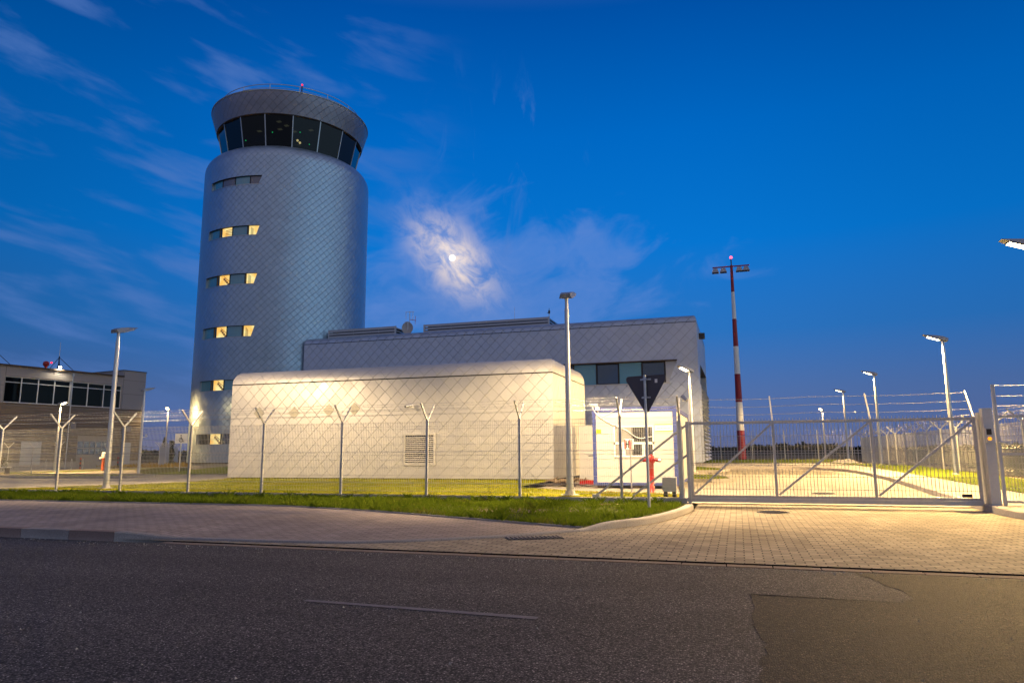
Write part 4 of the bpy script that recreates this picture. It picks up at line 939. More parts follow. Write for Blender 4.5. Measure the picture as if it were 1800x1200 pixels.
def text_mesh(s, size, name, mat, parent, loc, rot, extrude=.002, align='LEFT'):
    c = bpy.data.curves.new('lettering', 'FONT'); c.body = s; c.size = size; c.extrude = extrude; c.align_x = align
    to = bpy.data.objects.new('lettering_tmp', c); COL.objects.link(to)
    bpy.context.view_layer.update()
    me = bpy.data.meshes.new_from_object(to.evaluated_get(bpy.context.evaluated_depsgraph_get()))
    bpy.data.objects.remove(to)
    R_ = Matrix.Translation(Vector(loc)-ORG.get(parent.name, Vector((0, 0, 0)))) @ rot
    me.transform(R_); me.materials.clear(); me.materials.append(mat)
    o = bpy.data.objects.new(name, me); COL.objects.link(o); o.parent = parent; ORG[o.name] = ORG.get(parent.name, Vector((0, 0, 0))); return o
RX = Matrix.Rotation(radians(90), 4, 'X')
text_mesh('www.ramirent.pl', .115, 'lettering', M_WHITE, ct, (cx0+1.0, cy0-.002, czt(.115)), RX)
mb = MB()
for k in range(3): mb.box(cx0+.1+k*1.1, cy0+.15, cz0-.12, cx0+.35+k*1.1, cy0+cdp-.2, cz0-.0)
mb.build('timber_skid', M_WOOD, ct)
# socket box and hanging cable
eb = thing('cable', 'white cable drooping from a socket box across the container front', 'cable', (cx0+.2, cy0-.06, czt(.05)))
MB().box(cx0+.14, cy0-.10, czt(.09), cx0+.26, cy0-.005, czt(-.03)).build('socket_box', M_WHITE, eb)
pth = [(.20, -.03), (.17, -.09), (.08, -.10), (.035, -.03), (.07, .08), (.2, .24), (.45, .42), (.72, .57), (.95, .66), (1.15, .76), (1.3, .88), (1.45, .97), (1.6, 1.01), (1.75, .98), (1.94, .955)]
cc = curve(pth, 5)
MB().path([(cx0+a, cy0-.05, czt(b)) for a, b in cc], .014, 6).build('lead', M_WHITE, eb)
MB().path([(cx0+.2, cy0-.05, czt(.09)), (cx0+.23, cy0-.04, czt(.2)), (cx0+.35, cy0-.03, czt(.28)), (cx0+.6, cy0-.03, czt(.17)), (cx0+.95, cy0-.03, czt(.0))], .008, 6).build('lead', M_WHITE, eb)
# narrow pale door panel beside the annex
dr = thing('steel_door', 'tall narrow pale door panel between the annex and the blue container frame', 'door', (-5.05, 24.6, .15))
MB().box(-5.35, 24.6, .15, -4.72, 24.66, 2.2).build('leaf', M_CREAM, dr)
MB().box(-5.02, 24.55, 1.15, -4.86, 24.595, 1.2).build('handle', M_GALV, dr)
# debris
jk = thing('scrap_pile', 'heap of broken pallet boards and sticks at the annex corner', 'scrap pile', (-5.5, 23.9, .12))
mb = MB()
for i in range(46):
    a = rnd.random()*pi; L = .3+.7*rnd.random(); c = Vector((-5.55+rnd.gauss(0, .38), 23.9+rnd.gauss(0, .35), .14+.22*rnd.random()))
    d = Vector((cos(a), sin(a), rnd.gauss(0, .18)))*L/2
    mb.bar(c-d, c+d, .03+.05*rnd.random(), .02)
mb.build('boards', M_WOOD, jk)
tag(MB().prism([(-.25, 0), (.25, 0), (.22, .14), (-.2, .16)], (-4.95, 23.75, .18), (1, .1, 0), (0, 0, 1), (0, .3, 0)).build('red_crate', M_RED), 'small red crate lying by the scrap pile', 'crate')

# ------------------------------------------------------------------ hydrant, signs
hy = thing('fire_hydrant', 'tall red pillar hydrant with side outlets in front of the container', 'hydrant', (-2.32, 19.95, .07))
mb = MB(); mb.lathe([(.095, .07), (.095, .12), (.066, .13), (.066, .95), (.08, .96)], -2.32, 19.95, 18); mb.build('pillar', M_RED, hy)
mb = MB(); mb.lathe([(.08, .96), (.105, .98), (.105, 1.12), (.08, 1.16), (.05, 1.18), (.025, 1.19), (.025, 1.24), (.012, 1.25)], -2.32, 19.95, 18); mb.build('head', M_RED, hy)
for s in (-1, 1):
    mb = MB(); mb.tube((-2.32+s*.1, 19.93, 1.06), (-2.32+s*.21, 19.9, 1.04), .055, n=14); p = mb.build('outlet', M_RED, hy)
    mb = MB(); mb.tube((-2.32+s*.21, 19.9, 1.04), (-2.32+s*.28, 19.88, 1.03), .048, n=10); mb.build('outlet_cap', M_GALV if s > 0 else M_RED, p)
hs = thing('hydrant_sign', 'small white sign with red bars and a black letter H on a thin post', 'sign', (-2.9, 20.1, .07))
MB().tube((-2.9, 20.1, .05), (-2.9, 20.1, 1.36), .02, n=8).build('post', M_GALV, hs)
pl = MB().box(-3.07, 20.07, 1.34, -2.80, 20.078, 1.63).build('plate', M_WHITE, hs)
mb = MB(); mb.box(-3.065, 20.066, 1.345, -3.03, 20.0695, 1.615); mb.box(-2.925, 20.066, 1.345, -2.885, 20.0695, 1.615); mb.box(-2.865, 20.066, 1.345, -2.84, 20.0695, 1.615); mb.build('red_bar', M_RED, pl)
mb = MB()
for a_ in ((-3.022, 1.38, -2.995, 1.59), (-2.960, 1.38, -2.933, 1.59), (-2.995, 1.47, -2.960, 1.50)): mb.box(a_[0], 20.064, a_[1], a_[2], 20.0692, a_[3])
mb.build('letter', M_MATTE_BLACK, pl)
YX, YY = -1.8, 14.87
ys = thing('give_way_sign', 'back of a grey triangular give way sign on a galvanised post in the verge', 'road sign', (YX, YY, .08))
MB().tube((YX, YY, .0), (YX, YY, 2.87), .03, n=14).build('post', M_GALV, ys)
rz = Matrix.Rotation(radians(-18), 4, 'Z'); o3 = Vector((YX+.005, YY, 0))
def YL(u, w, z): return o3 + (rz @ Vector((u, w, 0))) + Vector((0, 0, z))
tri = []
for cxy in ((-.45, 2.83), (0.0, 2.09), (.45, 2.83)):
    cen = Vector((cxy[0]*.88, 2.585+(cxy[1]-2.585)*.88)); a0 = atan2(cxy[1]-2.585, cxy[0])
    for k in range(-3, 4): a = a0+radians(20*k); tri.append((cen.x+.055*cos(a), cen.y+.055*sin(a)))
A = [YL(u, .045, z) for u, z in tri]; B = [YL(u, .050, z) for u, z in tri]; n = len(tri)
mb = MB(); mb.faces(A+B, [tuple(range(n)), tuple(range(n, 2*n))[::-1]]+[(i, n+i, n+(i+1) % n, (i+1) % n) for i in range(n)])
pt = mb.build('plate', M_SIGNBACK, ys)
mb = MB()
for i in range(n):      # folded rim
    a, b = tri[i], tri[(i+1) % n]; mb.bar(YL(a[0], .036, a[1]), YL(b[0], .036, b[1]), .006, .016)
mb.build('rim', M_SIGNBACK, pt)
for z, w in ((2.78, .24), (2.40, .20)):
    mb = MB(); mb.bar(YL(-w/2, .03, z), YL(w/2, .03, z), .02, .035); mb.bar(YL(-.05, -.025, z), YL(.05, -.025, z), .03, .04); mb.build('bracket', M_GALV, ys)
mb = MB(); q = [YL(.20, .043, 2.70), YL(.26, .043, 2.70), YL(.26, .043, 2.78), YL(.20, .043, 2.78)]; mb.faces(q, [(0, 1, 2, 3)]); mb.build('sticker', M_WHITE, pt)
# grate and manhole in the driveway
gr = thing('drain_grate', 'slotted iron drain grate set beside the low kerb of the driveway', 'drain grate', (-2.98, 10.40, .02))
fr = MB(); gx0, gx1, gy0, gy1 = -4.05, -3.15, 9.42, 9.72
mb = MB(); rzg = Matrix.Rotation(radians(29), 4, 'Z'); oc_ = Vector((-2.98, 10.40, .026))
def GL(u, v, z=0): return oc_+(rzg @ Vector((u, v, z)))
MB().hexa([GL(-.42, -.16, -.03), GL(.42, -.16, -.03), GL(.42, .16, -.03), GL(-.42, .16, -.03), GL(-.42, -.16, 0), GL(.42, -.16, 0), GL(.42, .16, 0), GL(-.42, .16, 0)]).build('pit', M_BLACK, gr)
for i in range(13): u = -.39+.065*i; mb.hexa([GL(u-.013, -.15, .0), GL(u+.013, -.15, .0), GL(u+.013, .15, .0), GL(u-.013, .15, .0), GL(u-.013, -.15, .014), GL(u+.013, -.15, .014), GL(u+.013, .15, .014), GL(u-.013, .15, .014)])
mb.build('bars', simple('worn_iron', (.16, .14, .12), .5, .6, .2, 20), gr)
for mx_, my_, lb in ((.62, 15.85, 'dark round manhole cover in the paving just outside the sliding gate'), (2.2, 21.6, 'dark manhole cover in the paving inside the gate')):
    zz = .020 if my_ < 17 else dz(mx_, my_)
    mh = thing('manhole_cover', lb, 'manhole cover', (mx_, my_, zz))
    mb = MB(); mb.lathe([(.33, zz-.02), (.33, zz+.008), (.29, zz+.010)], mx_, my_, 28); mb.build('rim', M_DARK, mh)
    mb = MB(); 
    for i in range(-3, 4):
        w = sqrt(max(.0, .27**2-(i*.075)**2)); mb.box(mx_-w, my_+i*.075-.02, zz+.010, mx_+w, my_+i*.075+.02, zz+.018)
    mb.build('ribs', M_DARK, mh)

# ------------------------------------------------------------------ mesh fences
PW = 2.53
def wire_panel(w, z0, z1, sp=.05, r=.0036, folds=(1.27, .47), hstep=.2):
    mb = MB(); n = int(w/sp)
    lv_ = [z0]; 
    zz = sorted(set([z0, z1]+[f-.05 for f in folds]+[f+.05 for f in folds]+list(folds)))
    def off(z): return -.035 if any(abs(z-f) < .01 for f in folds) else 0.0
    for i in range(n+1):
        x = i*w/n
        P = [(x, off(z), z) for z in zz]; P[-1] = (x, 0, z1+.03)
        V = []
        for p in P: V += [(p[0]-r, p[1], p[2]), (p[0]+r*.5, p[1]-r, p[2]), (p[0]+r*.5, p[1]+r, p[2])]
        mb.faces(V, [(3*k+a, 3*k+(a+1) % 3, 3*k+3+(a+1) % 3, 3*k+3+a) for k in range(len(P)-1) for a in range(3)])
    hs_ = []
    z = z0+.03
    while z < z1-.02: hs_.append(z); z += hstep
    for f in list(folds)+[z1-.03]: hs_ += [f-.05, f+.05] if f != z1-.03 else [z1-.0, z1-.10]
    for z in hs_:
        mb.hexa([(0, -r*1.2+.006, z-r), (w, -r*1.2+.006, z-r), (w, r*1.2+.006, z-r), (0, r*1.2+.006, z-r), (0, -r*1.2+.006, z+r), (w, -r*1.2+.006, z+r), (w, r*1.2+.006, z+r), (0, r*1.2+.006, z+r)])
    return mb
def barbed(mb, a, b, r=.0032, sag=.02, step=.14, seed=1):
    rg = random.Random(seed); a, b = Vector(a), Vector(b); L = (b-a).length; n = max(2, int(L/.25))
    P = [a+(b-a)*i/n+Vector((0, 0, -sag*sin(pi*((i/n*max(1, round(L/2.53))) % 1))+rg.gauss(0, .003))) for i in range(n+1)]
    mb.path(P, r, 4)
    k = int(L/step)
    for i in range(1, k):
        s = i/k*n; j = min(n-1, int(s)); p = P[j]+(P[j+1]-P[j])*(s-j)
        ang = rg.random()*pi; d = Vector((rg.gauss(0, .3), cos(ang), sin(ang))).normalized()*.020
        mb.bar(p-d, p+d, .004)
        mb.bar(p-Vector((.012, 0, 0)), p+Vector((.012, 0, 0)), .008)
def ypost(z0, zsplit, arm=.42, rise=.42, w=.06, d=.05):
    mb = MB(); mb.box(-w/2, -d/2, z0, w/2, d/2, zsplit)
    for s in (-1, 1):
        a = Vector((0, 0, zsplit-.02)); b = Vector((0, s*arm, zsplit+rise))
        mb.bar(a, b, .042, .032, up=(1, 0, 0))
        for k in (.35, .65, .93): p = a+(b-a)*k; mb.box(-.03, p.y-.012, p.z+.0, .03, p.y+.012, p.z+.03)
    return mb
PANELW = wire_panel(PW-.0, .27, 2.07)
def fence_run(label, x0, y0, rot, n, z0, h=1.93, posts=True, plinth=True, first=0, arms='y', zslope=0.0, sp=None, group='wire mesh fences'):
    # local frame: X along the run, base at z0
    f = thing('mesh_fence', label, 'fence', (x0, y0, 0), rot, group)
    zf = lambda k: z0+zslope*k
    pm = None; wm = fence_mesh
    proto = None
    for k in range(n+1):
        if proto is None:
            proto = (ypost(0, h, .42, .42) if arms == 'y' else MB().box(-.03, -.03, 0, .03, .03, h).bar((0, 0, h-.02), (0, .0, h+.45), .04)).build('post', M_GALV, f, local=True); ob = proto
        else:
            ob = bpy.data.objects.new('post', proto.data); COL.objects.link(ob); ob.parent = f
        ob.location = (k*PW, 0, zf(k))
        if k < n:
            w = bpy.data.objects.new('mesh_panel', wm); COL.objects.link(w); w.parent = f; w.location = (k*PW, -.03, zf(k)-.20)
    if plinth:
        mb = MB()
        for k in range(n):
            mb.box(k*PW+.012, -.03, zf(k)-.35, (k+1)*PW-.012, .03, zf(k))
            mb.box(k*PW-.12, -.06, zf(k)-.35, k*PW+.12, .06, zf(k)-.012)
        mb.build('plinth', M_CONC, f, local=True)
    zt = h
    if arms == 'y':
        lines = [(s*.42*k_, zt+.42*k_+.02) for s in (-1, 1) for k_ in (.35, .65, .95)]
    else: lines = [(0, zt+.1), (0, zt+.27), (0, zt+.43)]
    for i, (yy, zz) in enumerate(lines):
        mb = MB(); barbed(mb, (0, yy, zf(0)+zz), (n*PW, yy, zf(n)+zz), seed=i+n); mb.build('barbed_wire', M_WIRE, f, local=True)
    return f
tmp = PANELW.build('mesh_panel', M_WIRE); fence_mesh = tmp.data; bpy.data.objects.remove(tmp)
# front fence: its last post stands at the gate
fx0 = -2.69-9*PW
ff = fence_run('galvanised mesh fence with Y shaped barbed wire posts along the front grass verge', fx0-PW*2, FY, 0, 11, .20)
_e = 11*PW+1.40
p0 = [c for c in ff.children if c.name.startswith('post')][0]
ob = bpy.data.objects.new('post', p0.data); COL.objects.link(ob); ob.parent = ff; ob.location = (_e, 0, .20)
ob = bpy.data.objects.new('mesh_panel', fence_mesh); COL.objects.link(ob); ob.parent = ff; ob.location = (11*PW, -.03, 0); ob.scale = (1.40/PW, 1, 1)
mb = MB(); mb.box(11*PW+.012, -.03, -.15, _e+.1, .03, .20); mb.build('plinth', M_CONC, ff, local=True)
for i, (yy, zz) in enumerate([(s_*.42*k_, 1.93+.42*k_+.02) for s_ in (-1, 1) for k_ in (.35, .65, .95)]):
    mb = MB(); barbed(mb, (11*PW, yy, .20+zz), (_e, yy, .20+zz), seed=80+i); mb.build('barbed_wire', M_WIRE, ff, local=True)
# right side fence running away from the gate
fence_run('long mesh fence with Y posts running back along the right edge of the site', 9.1, 17.6, pi/2, 17, .29)
# far fence closing the site at the back right
fence_run('distant mesh fence across the back of the site behind the red and white mast', -9.0, 62.6, 0, 7, .52, arms='i', plinth=False)
# yard fences at the left
fence_run('short fence with Y posts in front of the left building', -55.3, 39.7, 0, 3, -.11, plinth=False)
fence_run('fence with Y posts far behind the left yard, beside the conifers', -52.3, 54.0, atan2(22, -18), 10, .05, plinth=False)

# ------------------------------------------------------------------ sliding gate
GY = 17.25
gt = thing('sliding_gate', 'wide galvanised sliding gate with diagonal braces and barbed wire across the driveway', 'gate', (-1.12, GY, .05))
gx0, gx1 = -1.10, 4.82
ZB0, ZB1, ZT = .12, .21, 1.96
mb = MB(); mb.box(-3.38, GY-.05, ZB0, gx1, GY+.05, ZB1); mb.build('track_beam', M_GALV, gt)
mb = MB(); mb.box(gx0, GY-.025, ZB1+.003, gx1, GY+.025, ZB1+.065)
mb.box(gx0, GY-.03, ZT-.06, gx1, GY+.03, ZT)
ups = [gx0+.03, .78, 2.81, gx1-.03]
for ux in ups: mb.box(ux-.03, GY-.029, ZB1+.066, ux+.03, GY+.029, ZT-.061)
mb.build('frame', M_GALV, gt)
for a, b in zip(ups, ups[1:]):
    MB().bar((a+.05, GY-.002, ZB1+.09), (b-.04, GY-.002, ZT-.08), .045, .05, up=(0, 1, 0)).build('brace', M_GALV, gt)
MB().bar((-3.34, GY, ZB1+.03), (gx0-.02, GY, ZT-.04), .05, .055, up=(0, 1, 0)).build('brace', M_GALV, gt)
MB().bar((-2.46, GY, ZB1+.03), (gx0-.02, GY, 1.22), .05, .055, up=(0, 1, 0)).build('brace', M_GALV, gt)
MB().box(-3.44, GY-.06, ZB0-.02, -3.26, GY+.06, ZB1+.05).build('end_cap', M_GALV, gt)
mb = MB(); n = int((gx1-gx0)/.072); r = .0046
for i in range(1, n):
    x = gx0+(gx1-gx0)*i/n
    mb.box(x-r, GY-.045, ZB1+.02, x+r, GY-.045+2*r, ZT+.055)
for z in (.42, .70, .96, 1.00, 1.22, 1.28, 1.62, 1.90, 1.945):
    mb.box(gx0, GY-.0377, z-r, gx1, GY-.0377+2*r, z+r)
z = 1.25
mb.build('infill_mesh', M_WIRE, gt)
arms = []
for ux in ups[1:]:
    a = Vector((ux, GY, ZT)); b = Vector((ux-.02, GY+.34, ZT+.58)); arms.append((a, b))
    MB().bar(a, b, .045, .03, up=(1, 0, 0)).build('arm', M_GALV, gt)
a = Vector((gx0+.03, GY, ZT)); b = Vector((gx0+.01, GY+.34, ZT+.58)); arms.insert(0, (a, b)); MB().bar(a, b, .045, .03, up=(1, 0, 0)).build('arm', M_GALV, gt)
for k in (.3, .62, .95):
    mb = MB(); barbed(mb, arms[0][0]+(arms[0][1]-arms[0][0])*k, arms[-1][0]+(arms[-1][1]-arms[-1][0])*k, .0034, .025, .15, int(k*100)); mb.build('barbed_wire', M_WIRE, gt)
MB().box(4.42, GY-.10, ZB1+.08, 4.60, GY-.05, ZB1+.15).build('roller_stop', M_BLACK, gt)
# gate posts
gp = thing('gate_post', 'pair of thick galvanised guide posts at the left end of the sliding gate', 'gate post', (-1.25, 17.25, .03), group='gate posts')
for xa, ya_ in ((-1.36, GY-.19), (-1.36, GY+.10)): MB().box(xa, ya_, 0, xa+.10, ya_+.10, 1.99).build('column', M_GALV, gp)
mb = MB(); mb.box(-1.36, GY-.085, 1.88, -1.26, GY+.095, 1.985); mb.tube((-1.31, GY-.06, 1.84), (-1.31, GY-.06, 1.93), .03, n=10); mb.tube((-1.31, GY+.06, 1.84), (-1.31, GY+.06, 1.93), .03, n=10); mb.build('guide_head', M_GALV, gp)
MB().box(-1.16, GY-.19, .02, -1.09, GY-.12, 1.97).build('stop_column', M_GALV, gp)
rp = thing('gate_post', 'thick right hand gate post with a small amber signal box', 'gate post', (4.95, 17.1, .03), group='gate posts')
MB().box(4.88, 16.96, .0, 5.06, 17.14, 2.13).build('column', M_GALV, rp)
MB().box(4.86, 17.18, .0, 4.94, 17.36, 2.05).build('column', M_GALV, rp)
sb = MB().box(4.89, 16.90, 1.42, 5.01, 16.957, 1.72).build('signal_box', M_GALV, rp)
MB().box(4.905, 16.893, 1.58, 4.995, 16.899, 1.70).build('signal_window', M_BLACK, sb)
mb = MB(); mb.tube((4.95, 16.9, 1.50), (4.95, 16.885, 1.50), .038, n=14); mb.build('signal_light', M_AMBER, sb)
mt = thing('gate_motor', 'grey gate motor box behind the left gate post', 'gate motor', (-1.62, 17.62, .22))
mb = MB(); mb.box(-1.78, 17.45, .33, -1.46, 17.75, .66); mb.build('housing', M_GALV, mt)
mb = MB(); mb.box(-1.76, 17.47, .2, -1.68, 17.73, .33); mb.box(-1.56, 17.47, .2, -1.48, 17.73, .33); mb.build('foot', M_DARK, mt)
# wicket gate to the right of the post
wg = thing('wicket_gate', 'mesh wicket gate with a lever handle at the right edge, beside the amber signal post', 'gate', (5.1, FY, .1))
mb = MB(); mb.box(5.10, FY-.03, .15, 5.16, FY+.03, 2.62); mb.box(6.5, FY-.03, .15, 6.56, FY+.03, 2.62)
mb.box(5.16, FY-.025, 1.16, 6.5, FY+.025, 1.21); mb.box(5.16, FY-.025, .2, 6.5, FY+.025, .25); mb.box(5.16, FY-.025, 1.93, 6.5, FY+.025, 1.98); mb.build('frame', M_GALV, wg)
mb = MB()
for i in range(1, 24): x = 5.16+1.34*i/24; mb.box(x-.0034, FY-.034, .22, x+.0034, FY-.027, 2.03)
for z in (.5, .75, 1.0, 1.27, 1.32, 1.55, 1.75): mb.box(5.16, FY-.027, z-.0034, 6.5, FY-.0202, z+.0034)
mb.build('infill_mesh', M_WIRE, wg)
mb = MB(); mb.box(5.11, FY-.05, 1.25, 5.15, FY-.032, 1.50); mb.tube((5.13, FY-.05, 1.42), (5.13, FY-.10, 1.42), .012, n=8); mb.tube((5.13, FY-.09, 1.42), (5.32, FY-.09, 1.42), .014, n=8); mb.build('handle', M_GALV, wg)
for i, z in enumerate((2.18, 2.38, 2.60)):
    mb = MB(); barbed(mb, (5.13, FY, z), (6.53, FY, z), .0034, .015, .15, 40+i); mb.build('barbed_wire', M_WIRE, wg)

# ------------------------------------------------------------------ street lamps
WARM = (1.0, .64, .235)
def make_lamp(label, loc, rotz, h=5.15, power=3000, r0=.095, col=None):
    # local frame: head reaches out along +Y
    l = thing('street_lamp', label, 'street lamp', loc, rotz, 'street lamps round the site')
    def B(mb, n, m, p=None): return mb.build(n, m, p or l, local=True)
    mb = MB(); mb.lathe([(.24, -.05), (.24, .02), (.13, .035), (.12, .10), (r0, .11)], 0, 0, 20); B(mb, 'base', M_CONC)
    mb = MB(); mb.lathe([(r0, .06), (r0*.98, .5), (r0*.62, h-.35)], 0, 0, 20); B(mb, 'pole', M_ALU)
    mb = MB(); mb.lathe([(r0*.70, h-.36), (r0*.70, h-.33)], 0, 0, 16); mb.lathe([(r0*.50, h-.33), (r0*.50, h+.02)], 0, 0, 16); B(mb, 'collar', M_ALU)
    T = Matrix.Rotation(radians(17), 4, 'X')
    def P(x, y, z): return tuple((T @ Vector((x, y, z))) + Vector((0, 0, h)))
    mb = MB()      # wedge: thick at the pole, thin at the tip
    secs = [(-.16, .165, -.015, .10), (.02, .175, -.02, .13), (.30, .17, -.01, .11), (.62, .14, .015, .055), (.72, .12, .028, .04)]
    V = []
    for y, hw, zb, zt_ in secs: V += [P(-hw, y, zb), P(hw, y, zb), P(hw*.8, y, zt_), P(-hw*.8, y, zt_)]
    F_ = [(4*i+k, 4*i+(k+1) % 4, 4*i+4+(k+1) % 4, 4*i+4+k) for i in range(len(secs)-1) for k in range(4)]
    F_ = [f[::-1] for f in F_] + [(0, 1, 2, 3), tuple(4*(len(secs)-1)+k for k in (3, 2, 1, 0))]
    mb.faces(V, F_); hd = B(mb, 'lamp_head', M_DARKHEAD)
    def zb_(y): return -.02+.01*(y-.02)/.28 if y < .30 else -.01+.025*(y-.30)/.32
    mb = MB(); ys_ = (.12, .30, .56)
    for ya_, yb2 in zip(ys_, ys_[1:]): mb.faces([P(-.12, ya_, zb_(ya_)-.004), P(.12, ya_, zb_(ya_)-.004), P(.12, yb2, zb_(yb2)-.004), P(-.12, yb2, zb_(yb2)-.004)], [(3, 2, 1, 0)])
    le = B(mb, 'lens', M_LENS, hd)
    mb = MB()
    for a_, b_ in (((-.135, .105), (.135, .105)), ((-.13, .57), (.13, .57)), ((-.13, .12), (-.13, .56)), ((.13, .12), (.13, .56))): mb.bar(P(a_[0], a_[1], zb_(a_[1])-.012), P(b_[0], b_[1], zb_(b_[1])-.012), .015, .034)
    B(mb, 'lens_rim', M_DARKHEAD, hd)
    ld = bpy.data.lights.new('lamp_light', 'SPOT'); ld.energy = power; ld.color = col or WARM; ld.spot_size = radians(152); ld.spot_blend = .35; ld.shadow_soft_size = .09
    lo = bpy.data.objects.new('lamp_light', ld); COL.objects.link(lo); lo.parent = l; lo.location = P(0, .40, -.10); lo.rotation_euler = (radians(18), 0, 0)
    return l
make_lamp('bare grey street lamp standing inside the fence in front of the annex right corner', (-4.12, 17.75, .2), 0, 5.12, 5700, col=(1, .71, .40))
make_lamp('grey street lamp inside the fence at the left, with a dark round base plate', (-19.65, 18.15, .2), 0, 5.15, 3000, col=(1, .71, .40))
make_lamp('slim street lamp before the right end of the left building, its lens turned away', (-35.3, 34.9, .01), -.15, 5.2, 260)
make_lamp('bright street lamp in front of the left building windows', (-51.1, 42.3, -.1), -pi*.5, 5.3, 6500)
make_lamp('bright street lamp between the left building and the tower, beyond the conifers', (-56.0, 58.6, .05), pi*1.15, 5.75, 900)
make_lamp('bright street lamp in front of the right corner of the operations building', (-2.05, 34.6, .3), pi*.75, 4.75, 1300)
make_lamp('brightest street lamp in view, on the lawn beyond the right end of the gate', (7.85, 31.0, .28), pi/2, 5.22, 13000)
make_lamp('second street lamp along the right path, beyond the brightest one', (7.8, 45.4, .36), pi/2, 5.25, 6000)
make_lamp('third street lamp along the right path', (8.17, 61.0, .5), pi/2, 5.3, 4000)
make_lamp('farthest street lamp on the right, left of the row', (9.0, 84.0, .4), pi*.8, 5.15, 2400)
make_lamp('glaring street lamp cut by the right edge of the picture', (6.5, 17.75, .1), pi/2, 5.55, 6800)

# ------------------------------------------------------------------ red and white mast
ms = thing('floodlight_mast', 'tall red and white banded mast with four floodlights and a red light on top', 'mast', (.28, 66.0, .5))
bz = [.5+17.6*i/7 for i in range(8)]
def mr(z): return .36-.24*(z-.5)/17.6
for i in range(7):
    mb = MB(); mb.tube((.28, 66, bz[i]), (.28, 66, bz[i+1]), mr(bz[i]), mr(bz[i+1]), 18, caps=(i in (0, 6)))
    mb.build('red_band' if i % 2 == 0 else 'white_band', M_MASTR if i % 2 == 0 else M_WHITE, ms)
MB().bar((-1.4, 66, 18.0), (1.85, 66, 18.0), .10, .10).build('crossbar', M_MASTR, ms)
for k, xx in enumerate((-1.15, -.45, .95, 1.55)):
    mb = MB(); sx_ = -1 if xx < .2 else 1
    mb.hexa([(xx-.30, 65.55, 17.45), (xx+.30, 65.55, 17.45), (xx+.30, 66.2, 17.45), (xx-.30, 66.2, 17.45), (xx-.18, 65.75, 17.85), (xx+.18, 65.75, 17.85), (xx+.18, 66.15, 17.85), (xx-.18, 66.15, 17.85)]); mb.box(xx-.03, 65.97, 17.86, xx+.03, 66.03, 17.94)
    mb.build('floodlight', M_DARKHEAD, ms)
mb = MB(); mb.tube((.28, 66, 18.1), (.28, 66, 18.75), .05, n=8); mb.build('light_bracket', M_DARK, ms)
uvsphere(MB(), (.28, 66, 18.85), .13, 14, 10).build('obstruction_light', emit('mast_red_light', (1.0, .08, .14), 4), ms)

# ------------------------------------------------------------------ left building (local x along the facade, y inward)
LB = thing('office_building', 'two storey building at the left edge with dark ribbon windows and a garage door', 'building', (-58.36, 44.93, -.2), atan2(.989, .148))
ORG[LB.name] = Vector((0, 0, -.2))
def lbp(mb, n, m, p=None): 
    o = mb.build(n, m, p or LB); return o
mb = MB()
mb.box(-16, 0, 7.90, 8.85, 12, 8.72); mb.box(-16, .0, 5.62, -1.74, 12, 7.90); mb.box(8.80, 0, 5.62, 8.85, 12, 7.90); mb.box(-1.74, 1.2, 5.62, 8.80, 12, 7.899)
lbp(mb, 'upper_wall', M_LGREY)
mb = MB()
for xx in (-1.75, 8.9): mb.box(xx, -.006, 5.62, xx+.02, -.001, 9.2 if xx > 5 else 8.7)
mb.box(8.9, -.006, 8.45, 11.3, -.001, 8.465); mb.box(8.9, -.006, 7.1, 11.3, -.001, 7.115); mb.box(-16, -.006, 7.1, -1.8, -.001, 7.115)
lbp(mb, 'panel_joint', M_SEAM)
mb = MB(); mb.box(8.852, -.0, 5.62, 11.3, 12, 9.38); lbp(mb, 'end_wall', M_LGREY)
mb = MB(); mb.box(-16, .06, -.6, 4.9, 12, 5.615); mb.box(4.9, .06, 3.05, 8.05, 12, 5.615); mb.box(8.05, .06, -.6, 11.3, 12, 5.615); mb.box(4.9, .4, -.6, 8.05, 12, 3.05); lbp(mb, 'lower_wall', M_CORR)
mb = MB(); mb.box(-16.1, -.22, 8.723, 8.84, 12.1, 8.86); mb.box(8.80, -.05, 9.383, 11.36, 12.1, 9.45); lbp(mb, 'roof', M_BROWN)
mb = MB(); mb.box(-16, .02, -.6, 4.9, .055, .62); mb.box(8.05, .02, -.6, 11.3, .055, .62); lbp(mb, 'plinth', M_LGREY)
# ribbon windows
for (x0, x1, cuts) in ((-1.70, 3.82, (-.36, 1.04, 2.43)), (3.96, 8.78, (5.5, 7.05))):
    f = MB(); z0, z1, tr_ = 5.66, 7.88, 7.40
    f.box(x0, .10, z0, x1, .2, z0+.07); f.box(x0, .10, z1-.06, x1, .2, z1); f.box(x0, .11, tr_-.03, x1, .19, tr_+.03)
    xs = [x0]+list(cuts)+[x1]
    for c in xs: f.box(c-.035, .095, z0+.001, c+.035, .205, z1-.001)
    wf_ = lbp(f, 'window', M_WHITE)
    for i, (a, b) in enumerate(zip(xs, xs[1:])):
        p = MB().face([(a, .15, z0+.07), (b, .15, z0+.07), (b, .15, z1-.06), (a, .15, z1-.06)]); lbp(p, 'pane', M_OGLASS, wf_)
mb = MB(); mb.box(7.1, .5, 5.7, 8.7, .55, 7.3); lbp(mb, 'curtain', simple('grey_curtain', (.20, .21, .26), .8, 0, .3, 9))
MB_ = MB(); MB_.box(-1.7, 1.1, 5.65, 8.75, 1.15, 7.88); lbp(MB_, 'room_backing', simple('dim_room', (.06, .045, .03), .9))
